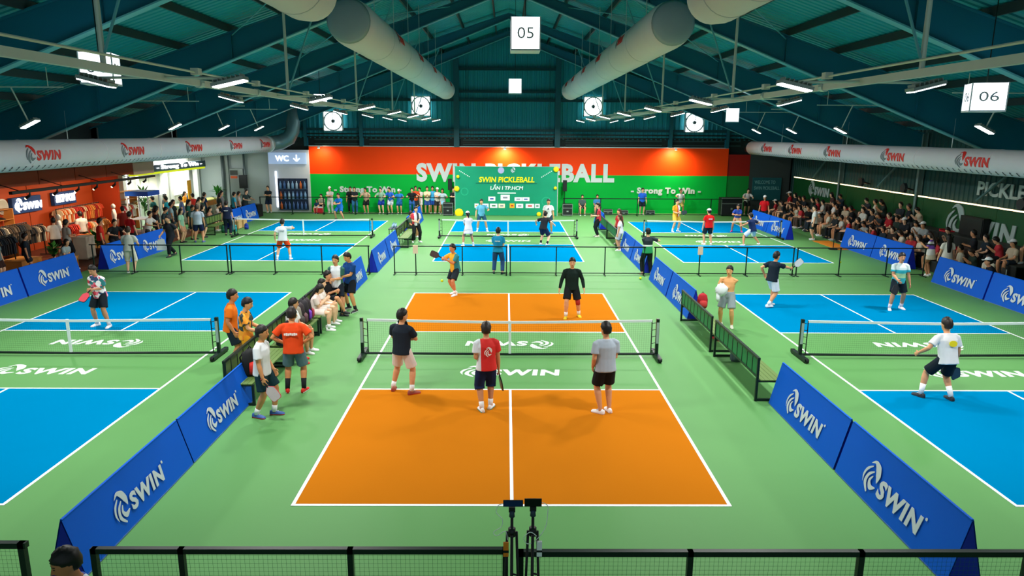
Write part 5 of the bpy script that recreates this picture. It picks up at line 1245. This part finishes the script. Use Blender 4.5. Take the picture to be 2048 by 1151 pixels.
_, h = person(at(1790,618),172,'stance',1.74,MSPLIT(['28A8B4','A8D8A8','28B0C0','E0EEEE'],[0,.30,.48,.62],2,.75,1.5),'14222C',shoes='F4F0F4',socks=('F0E8F0','s'),lod=0,hairc='14110F',label='person in cyan patterned shirt and dark shorts on the right blue court',pose_over=dict(hands=((-.3,.06,.82),(.14,.3,.95)),feet=((-.2,-.1,0,14),(.2,.1,0,-14))),skin='C48A66')
paddle(h[1][0],(-.4,-.2,-.8),(0,-1,.1),'2A2E34','dark paddle held low by the cyan-shirted player')
_, h = person(at(1882,797),6,'ready',1.74,'E4E4E6','15212A',shoes='2A2E34',sole='3A3E44',socks=('F0F0F0','l'),lod=0,hairc='241C1A',label='person in white tee with yellow back print ready on the near right court',pose_over=dict(lean=14,pel=(0,-.03,.86),feet=((-.34,.14,.0,20),(.14,-.08,0,-5)),hands=((-.42,.24,.9),(.30,.12,.74))),shirt_print=('BLOB','E8D41C',.17,.12,.22,True),skin='C08A64',wide=1.08)
paddle(h[1][0],(.35,.3,-.8),(0,-1,.2),'3A4450','dark paddle held low by the white-tee player')
# ---- bottom left watcher
person((-3.72,-10.36,0),165,'stand',1.72,MSPLIT(['2A4AB0','E8ECF4','2A4AB0','E8ECF4'],[0,.30,.42,.72],0),'1C2430',shoes='2A2E34',lod=0,heady=-30,hairc='100E0D',label='person in blue and white striped shirt at the bottom left edge',skin='9A6440',pose_over=dict(headp=10))
# ---- far courts
person(at(996,547),-8,'front',1.74,'1A86B4','2A4A7A',btype='pants',shoes='26344A',lod=1,hairc='1A1613',label='person in bright blue tee and jeans watching at the middle fence',shirt_print=('BARS','DCEEF4',.2,.04,.28,True))
_, h = person(at(937,492),20,'ready',1.66,'E4E2E6','E0DEE4',btype='skirt',shoes='F0F0F0',socks=W_,lod=1,hair='pony',female=True,cap='F0E4E4',label='woman in white top, skirt and visor on the far centre court',pose_over=dict(lean=8,pel=(0,0,.9)))
_, h = person(at(1086,489),-30,'lunge',1.72,'22262C','1C2A48',shoes='E4E4E4',sole='202428',socks=('20242A','s'),lod=1,label='person in black tee and navy shorts lunging on the far centre court',pose_over=dict(feet=((-.15,.05,0,8),(.25,-.06,0,-20)),pel=(0,0,.82),lean=22))
_, h = person(at(963,462),185,'stance',1.72,'5FB0D8','26506E',shoes='E8E8E8',socks=W_,lod=1,label='person in sky blue tee across the far centre court net',pose_over=dict(feet=((-.3,0,0,14),(.22,0,0,-14)),hands=((-.34,.3,1.15),(.3,.1,.85))))
person(at(1096,466),175,'stance',1.80,'E0E0E4','24384A',shoes='3A6AA0',lod=1,label='tall person in white tee across the far centre court net',shirt_print=('TRI','2A3A5A',.1,.1,.28,False))
_, h = person(at(568,519),8,'ready',1.72,'DDE4EC','E2481C',shoes='F4E8EC',socks=W_,lod=1,label='person in pale tee and orange-red shorts on the far shop-side court',pose_over=dict(lean=10,pel=(0,0,.9),hands=((-.32,.1,.85),(.38,.3,1.3))),shirt_print=('BARS','9AA8B4',.2,.05,.26,True))
person(at(680,439),160,'ready',1.72,'1A6AB8','1C62A8',shoes='26404A',lod=1,label='person in blue tee across the far shop-side net',pose_over=dict(lean=12))
person(at(1293,549),10,'front',1.74,MSPLIT(['1E9A5A','E8EEEE','1A2A34'],[0,.42,.50],2,.75,1.5),'17201F',btype='pants',shoes='C8A894',lod=1,cap='16222A',label='person in green and black shirt and cap standing at the barrier gap',pose_over=dict(hands=((.06,.26,1.1),(.32,.2,1.3))))
person(at(1415,489),10,'stance',1.72,'E01E1E','182A34',shoes='E4D8D8',lod=1,cap='E4E4E8',label='person in bright red tee and white cap on the far bleacher-side court',shirt_print=('BARS','F0D8D8',.2,.05,.28,True))
person(at(1503,490),30,'lunge',1.72,'1B2F5A','DDE4EA',shoes='E4E4EC',lod=1,label='person in navy tee and white shorts lunging on the far bleacher-side court')
_, h = person(at(1350,463),-150,'front',1.74,MSPLIT(['E4E4EC','D8342A','E8A41C'],[0,.45,.55],0),'E6B84A',shoes='F0E8EC',socks=W_,lod=1,label='person in white, red and yellow outfit across the far bleacher-side net')
paddle(h[1][0],(.8,-.1,.2),(0,-1,.2),'2A3A44','dark paddle of the player in white and yellow')
person(at(1473,463),160,'ready',1.66,'2A4AA8','D8B494',btype='skirt',shoes='F0389A',lod=1,hair='pony',female=True,label='woman in blue top with pink shoes across the far bleacher-side net')
person(at(1195,473),100,'front',1.74,MSPLIT(['C82A3A','1C2630'],[0,.30],0),'171E24',btype='pants',shoes='E4E4D8',lod=1,label='person in black and red shirt and black trousers at the far right barrier')
person((4.95,15.4,0),70,'stand',1.64,'E8E8EC','C8CCD4',lod=1,hair='long',female=True,label='woman in white top with long brown hair by the far right barriers',hairc='4A2E22',skin='CC9470')
person((5.2,17.3,0),120,'stand',1.68,'C82A34','2A2E34',lod=1,hair='long',female=True,hairc='3A2620',label='woman in red top on the far side of the slatted benches',skin='CC9470')
person((-4.35,17.6,0),-150,'front',1.72,MSPLIT(['D8D8DC','22262C','D8D8DC','C8283A'],[0,.3,.5,.7],0),'1A1E20',btype='pants',shoes='D8E0E0',lod=1,label='person in black and white striped shirt and black trousers at the far left bench')
person((-4.9,19.4,0),-100,'sit',1.70,'3E5A4A','2A3A34',lod=1,label='person in dark green seated at the far left bench behind the striped shirt')
# ---- by the shop barriers, inside the court
person(at(263,545),10,'stand',1.72,'CFCFC4','DCD8CC',btype='long',shoes='F0F0F0',lod=1,hairc='3A2A20',label='person in cream shirt and cream shorts at the shop-side barrier',pose_over=dict(lean=10,hands=((-.2,.4,1.0),(.25,.3,1.0))))
_, h = person(at(345,512),160,'walk',1.76,'23262C','171C24',btype='pants',shoes='23282E',lod=1,hairc='14100E',label='person in dark tee and black trousers walking with a white bag')
b = empty('carry_bag', tuple(h[1][0]+Vector((.05,0,-.3))), .3, 'white carry bag in the hand of the walking man', 'bag'); MB().add([(-.2,-.05,-.25),(.2,-.05,-.25),(.2,.05,-.25),(-.2,.05,-.25),(-.12,-.02,.2),(.12,-.02,.2),(.12,.02,.2),(-.12,.02,.2)],[(0,3,2,1),(4,5,6,7),(0,1,5,4),(1,2,6,5),(2,3,7,6),(3,0,4,7)]).build('bag_body', M('D8DEE4',.6,0,.05,8), b); MB().tube([(-.06,0,.2),(0,0,.3),(.06,0,.2)],[.008]*3,6).build('handle', M('D8DEE4',.6), b)
person(at(399,484),14,'stance',1.78,'B4C0CC','18244A',shoes='5A6AA8',lod=1,hairc='3A2A22',label='person in grey-blue tee and navy shorts with back turned by the wooden boxes',wide=1.1)
person(at(457,470),8,'stand',1.74,'1A2440','1E2A3E',btype='pants',shoes='2A2E34',lod=1,label='person in navy tee with white back print by the far shop-side barrier',shirt_print=('BARS','D8DEE8',.2,.05,.28,True))
# ================================================================== spectators
rg = random.Random(21)
# along the back wall behind the fence (photo column, height, look)
BACK = [(635,'sit',1.2,'1F3A5A','C02A34','child in navy top sitting on a red box behind the back fence','short',None),
 (644,'sit_fwd',1.7,'B8B09C','22262C','person in beige top sitting at the left end of the back fence','short',None),
 (662,'crossed',1.72,'CFC8C4','CFCBC8','person in pale shirt and pale trousers with white cap near the left slogan','short','F0F0F0'),
 (701,'stand',1.7,'1A1E22','1C2226','person in black with folded arms left of the jeans wearer at the back fence','short',None),
 (711,'crossed',1.7,'24282E','2F6F9A','person in black tee and light jeans at the back fence','short',None),
 (735,'lean_rail',1.72,'C8A88C','1E2224','person in tan shirt and black shorts leaning on the back fence','short',None),
 (765,'lean_rail',1.74,'8FB49A','1E3FA0','person in sage tee and blue shorts at the back fence','short',None),
 (783,'lean_rail',1.74,'2A62C8','D8DCE8','person in blue and white top at the back fence','short',None),
 (801,'lean_rail',1.64,'2A7AC0','1F5A94','person in white cap and blue outfit at the back fence','short','F0F0F0'),
 (826,'lean_rail',1.72,'1C1E22','2A5A9A','person in black tee and blue jeans left of the far aisle','short',None),
 (833,'stand',1.78,'C84A24','2A2E34','person with orange-red top behind the man in black near the far aisle','short',None),
 (841,'phone',1.7,'D0C8C4','D8D4D0','person in pale top at the head of the far left aisle','short',None),
 (856,'clap',1.76,'D8CFA8','2A4A8A','person in cream top at the head of the far left aisle','short',None),
 (866,'stand',1.76,'3FA4D8','1F4A9A','person in sky blue vest beside the far left aisle barrier','short',None),
 (876,'crossed',1.7,'D8CCBC','2A2A2A','woman in cream top and white headband near the black loudspeaker','long','F4F4F4'),
 (887,'lean_rail',1.68,'B4C8D0','8FC4E0','woman in pale blue skirt near the black loudspeaker','long',None),
 (908,'crossed',1.7,'22262A','1C2A22','person in black beside the stage banner','short',None)]
for i,(px,ps,h,sc_,bc,lb,hr,cp) in enumerate(BACK):
    x = G(px, 428).x*1.012
    yy = 29.75+(.25 if i%2 else 0) if ps != 'lean_rail' else 29.62
    bt = 'pants' if ('jeans' in lb or 'trousers' in lb or 'black with' in lb) else ('skirt' if 'skirt' in lb else 'shorts')
    person((x,yy,0),180+rg.uniform(-18,18),ps,h,sc_,bc,bt,hair=hr,cap=cp,female='woman' in lb,lod=2,label=lb,group='spectators along the back wall',shoes=rg.choice(['EDEDED','2A2E34','8A9AA8']))
o = MB().box(-.25,.25,-.22,.22,0,.42).build('cool_box', M('C0202C',.5), None, False, (G(639,428).x*1.012,29.72,0)); MB().box(-.26,.26,-.23,.23,.36,.44).build('lid', M('E4E4E4',.5), o); tag(o, 'red cool box used as a seat at the left end of the back fence', 'box')
for px,ps,h,sc_,bc,lb,yy in ((1161,'sit',1.7,'4A5A5A','2A2E34','person seated behind a white chair back right of the stage banner',29.62),(1190,'sit',1.72,'3A7AB0','2A3A5A','person in blue seated by the far right aisle',29.62),
  (1278,'stand',1.74,'2260D0','16202A','person in blue polo and black shorts under the right slogan',29.7),(1352,'stretch',1.72,'DCE0DC','C8B060','person in white vest under the right slogan with an arm out',29.8),(1484,'lean_rail',1.74,'DAD8D6','2A2E34','person in white tee behind the black flight case',30.15),
  (536,'crossed',1.74,'17242C','16243A','person in black tee and navy shorts standing before the white wall panel',29.9)):
    v = G(px, 428)
    person((v.x*1.012,yy,0),180,ps,h,sc_,bc,'shorts',lod=2,label=lb,group='spectators along the back wall',shoes='EDEDED')
person((14.6,24.6,0),150,'stand',1.74,'D01A22','22262C','pants',cap='F0F0F0',lod=2,label='person in red tee and white cap behind the far bleacher barrier',group='standing bleacher spectators')
# shop side
SH = [((-15.75,12.5,.0),-120,'lean_rail',1.72,'1A1C20','22262C','person in black tee leaning over the shop-side barrier'),((-15.9,11.8,.1),-60,'stand',1.70,'C8281E','3A2A2A','person in red tee at the shop step'),((-16.2,14.6,0),-20,'stand',1.74,'B01A22','2A2A2E','person in dark red tee behind the man in cream'),
 ((-16.25,9.9,.12),-100,'sit_fwd',1.55,'9AA8AC','C89070','girl in grey top sitting on the wooden step box'),((-16.9,11.3,.1),-30,'front',1.70,'A8A49C','1C1E22','person in grey tee and black trousers on the shop platform'),((-17.9,12.2,.1),30,'stand',1.66,'E0D4C8','2A2420','person in cream top browsing the shop racks'),((-16.9,8.9,.1),-60,'stand',1.5,'16202C','1A2430','person in dark jacket at the left-edge barriers'),((-17.0,7.6,.1),-80,'stand',1.6,'6A7A7C','3A2420','person in grey-green top at the left edge of the shop'),
 ((-15.8,15.4,0),-100,'lean_rail',1.72,'D4CCC4','3A3A3C','person in pale tee leaning on the barrier end'),((-15.9,16.3,0),-60,'stand',1.74,'22262A','2A2E34','person in charcoal tee beyond the barrier end'),((-15.2,17.2,0),-90,'stand',1.6,'8FC0A0','C89070','person in mint top by the olive bench'),((-15.1,18.2,0),-120,'phone',1.7,'1F3A34','22282C','person in dark green top with pink shorts by the bench'),((-14.9,18.9,0),-70,'stand',1.62,'22302C','2A3A34','person in black sportswear near the cafe counter end'),
 ((-18.9,22.3,0),90,'stand',1.72,'1E5A58','2A2E34','person in dark teal top at the cafe corner'),((-18.0,21.9,0),100,'stand',1.76,'28A8C0','22506A','person in bright turquoise tee with back to the court at the cafe'),((-17.5,22.5,0),120,'stand',1.7,'6A7AA8','2A3A5A','person in lilac-blue top beside the turquoise tee'),((-16.9,19.9,0),-60,'stand',1.64,'9ABCC4','3A4A4C','person in pale blue top in front of the promotion stand'),((-17.0,18.5,0),-90,'stand',1.6,'4A3A34','2A2624','person in brown top at the promotion stand'),
 ((-19.0,26.9,0),-90,'stand',1.72,'2A3A54','22262A','cafe worker in navy behind the wooden counter end'),((-18.9,26.0,0),-90,'stand',1.68,'D88A24','22262A','cafe worker in orange apron behind the counter'),((-17.6,24.2,0),60,'stand',1.72,'D0342A','2A2E34','person in red top at the cafe counter'),((-16.4,24.8,0),-60,'stand',1.7,'22302E','1F2A2E','person in dark top with long hair by the counter'),
 ((-16.0,23.2,0),-80,'sit_phone',1.68,'C8BCB0','3E8A4E','person in beige top and green trousers seated by the far barriers'),((-15.9,24.3,0),-80,'sit',1.7,'C8A890','2F8A58','person in tan top seated by the far barriers'),((-15.8,25.4,0),-60,'stand',1.7,'38A8C8','2A3A4A','person in cyan tee behind the far shop-side barrier'),((-16.6,25.6,0),-90,'stand',1.76,'8A8A8E','3A3A3E','person in grey tee with cap beneath the tall plant'),
 ((-15.9,26.4,0),-70,'stand',1.66,'C0B0A4','3A3A3E','person in pale top near the black table'),((-15.75,27.05,0),-110,'lean_rail',1.78,'2A3A3A','2A2E34','person in dark green and grey top leaning over the end barrier')]
for i,(lc,fc,ps,h,sc_,bc,lb) in enumerate(SH):
    fem = lb.startswith('girl') or 'long hair' in lb
    person(lc,fc,ps,h,sc_,bc,'pants' if 'trousers' in lb else 'shorts',hair='long' if fem or i in (10,12,17,19) else 'short',female=fem,lod=2,label=lb,group='people on the shop side',shoes=rg.choice(['EDEDED','2A2E34','8A6A5A']))
SH2 = [((-15.8,16.9,0),-80,'phone',1.72,'2A3A3C','26302E','person in slate top beyond the mint top'),((-16.5,17.6,0),-60,'stand',1.68,'5A4034','2A2624','person in brown shirt behind the olive bench'),((-16.2,20.4,0),-90,'stand',1.72,'1A5A4C','22282A','person in bottle green top before the cafe counter'),((-16.6,21.2,0),-50,'stand',1.66,'D8D4CC','4A4A48','person in white top before the cafe counter'),((-15.6,21.3,0),-90,'sit',1.66,'B8846A','C87A5A','person in salmon top seated low by the wooden boxes'),((-16.3,22.3,0),-70,'stand',1.7,'2E4A3E','2A302C','person in forest green top beside the wooden boxes'),
 ((-17.3,24.9,0),-40,'stand',1.72,'1E3A6A','22262C','person in royal navy top at the counter front'),((-16.8,22.9,0),-90,'phone',1.64,'C0A890','3A3A34','person in sand top holding a phone near the counter'),((-19.3,24.4,0),-90,'stand',1.66,'3A3A3A','22262A','cafe worker in dark grey behind the pale counter'),((-17.4,16.4,.1),40,'stand',1.68,'8A2A22','2A2220','person in rust top browsing the lower orange shirts'),((-18.0,14.2,.1),60,'stand',1.7,'C8C0B4','22201E','person in light grey top browsing the red shirts'),((-17.1,20.6,0),-100,'stand',1.7,'20302E','2A2E30','person in dark jacket between the promotion stand and counter')]
for i,(lc,fc,ps,h,sc_,bc,lb) in enumerate(SH2):
    person(lc,fc,ps,h,sc_,bc,'shorts' if i%3 else 'pants',hair='long' if i in (3,7,11) else 'short',female=i in (3,7,11),lod=2,label=lb,group='people on the shop side',shoes=rg.choice(['EDEDED','2A2E34','8A6A5A']))
# things lying by the benches
bagm(-5.05,-2.55,.45,'15181A','black backpack with a red stripe on the olive bench end',1.0,1.15,'C8281E')
bagm(-5.15,-1.95,.45,'D8DADC','small white bag behind the black backpack',1.4,.75)
for i,(y,c,st_,lb) in enumerate(((.75,'8A8478','3A3430','grey racket bag leaning on the olive bench back'),(1.05,'2A2024','5A3A40','dark racket bag in the middle of the bag pile'),(1.4,'1E1A20','6A3AA8','black racket bag with a purple patch'),(1.6,'241C20','A83A4A','black racket bag with red patch at the bench end'))):
    bagm(-5.12,y,.45,c,lb,1.57+.2*i,1.25,st_,'bag')
bagm(5.25,3.0,.45,'B0202A','red bag on the far slatted bench',0,.9,'C83A3A','bag'); bagm(5.2,-.25,.0,'4A5A60','grey bag under the gap between slatted benches',0,1.,None,'bag')
bagm(-14.6,20.6,0,'1F6A4A','green bag at the feet of the man in grey-blue',0,.8,None,'bag'); bagm(-14.2,21.0,0,'1FA0A8','teal bag at the feet of the man in grey-blue',.4,.8,None,'bag'); bagm(-13.9,21.9,0,'1A3AA0','blue bag by the orange seat, shop side',.2,.7,None,'bag')
o = empty('shoe_box', (5.3,1.5,.0), .2, 'red shoe box under the far slatted bench', 'box'); MB().box(-.1,.1,-.16,.16,0,.09).build('tray', M('B02030',.6), o); MB().box(-.105,.105,-.165,.165,.09,.12).build('lid', M('C83A44',.6), o)
# long low bench of olive slats on the shop side
bench(-14.9,19.6,22.0,1,'olive bench facing the far shop-side court')
# bleacher spectators
TOPS = [('20242A','black'),('C4BCA8','cream'),('17191C','black'),('2A3034','charcoal'),('9C1E26','red'),('BEBCB4','off-white'),('1E2A34','dark navy'),('4A3430','maroon-brown'),('26342E','dark green'),('6A5C4E','taupe'),('8A9090','grey'),('16181A','black'),('2C2624','dark brown'),('1A1E22','black')]  # mostly dark tops: shade over the bleacher is put into these colours
used = {}
for row,(xx,zz) in enumerate(((16.42,0),(17.12,.42),(17.82,.84))):
    k = 0; y = 27.6-row*.35
    while y > 7.6:
        gap = rg.uniform(.62,.9)
        skip = (row == 2 and (rg.random() < .45 or 9.0 < y < 13.4 or y > 23)) or (row == 1 and rg.random() < .12)
        if not skip:
            k += 1; col, cn = rg.choice(TOPS) if rg.random() > (.4 if row == 0 else .2) else rg.choice([('D0C8B4','cream'),('D8D6D0','white'),('B4A48C','beige'),('B8343C','red')]); nm = ORD[k-1]
            fem = rg.random() < .35
            person((xx,y,zz),90+rg.uniform(-25,35),rg.choice(['sit','sit_fwd','sit_cross','sit_phone','sit']),rg.uniform(1.6,1.76),col,rg.choice(['1C2024','2A3440','3A3A3C','C4B8A0','20262C','5A4A44']),rg.choice(['shorts','shorts','pants']),
                hair='long' if fem else 'short',female=fem,cap=('E0E0E0' if rg.random() < .12 else None),hairc=rg.choice(['12100E','17120F','2A1E18']),lod=2,shoes=rg.choice(['EDEDED','2A2E34','C8C8C8']),
                label='spectator in %s top seated on the %s bleacher step, %s from the back wall' % (cn, ('bottom','middle','top')[row], nm), group='spectators seated on the bleacher')
        y -= gap
person((15.55,9.95,0),40,'phone',1.66,MSPLIT(['E8E4E0','7A4AB8','20242C','E8E4E8','7A4AB8'],[0,.3,.5,.58,.7],2,.8,1.5),'D8CCB4','skirt',hair='long',female=True,lod=1,label='woman in purple striped top and cream skirt standing at the bleacher barrier',hairc='2A1A16')
person((15.75,9.3,0),-10,'stand',1.66,'E0DCD0','E0DCD0','dress',hair='long',female=True,lod=1,label='woman in white dress with long black hair at the bleacher barrier',fem_len=.75)
person((15.7,6.6,0),70,'sit_fwd',1.74,'1A1E28','22262E',cap='EDEDED',lod=1,label='person in navy tee and white cap seated behind the bleacher-side barrier')
chair(15.72,6.6,math.radians(70),'dark chair of the white-capped spectator','22282C','dark chairs')
person((15.1,19.0,0),70,'stand',1.74,'D4D8D4','22363A',lod=1,label='person in white and grey tee standing in front of the bleacher')
# ================================================================== weld every body and garment into one continuous surface
for o, vx, it in REMESH:
    m = o.modifiers.new('weld','REMESH'); m.mode = 'VOXEL'; m.voxel_size = vx; m.use_smooth_shade = True
    if it:
        m = o.modifiers.new('soft','SMOOTH'); m.factor = .5; m.iterations = it
_dg = bpy.context.evaluated_depsgraph_get(); _dg.update()
_new = [bpy.data.meshes.new_from_object(o.evaluated_get(_dg)) for o,_,_ in REMESH]
for (o,_,_), me in zip(REMESH, _new):
    old = o.data; o.modifiers.clear(); o.data = me; bpy.data.meshes.remove(old)
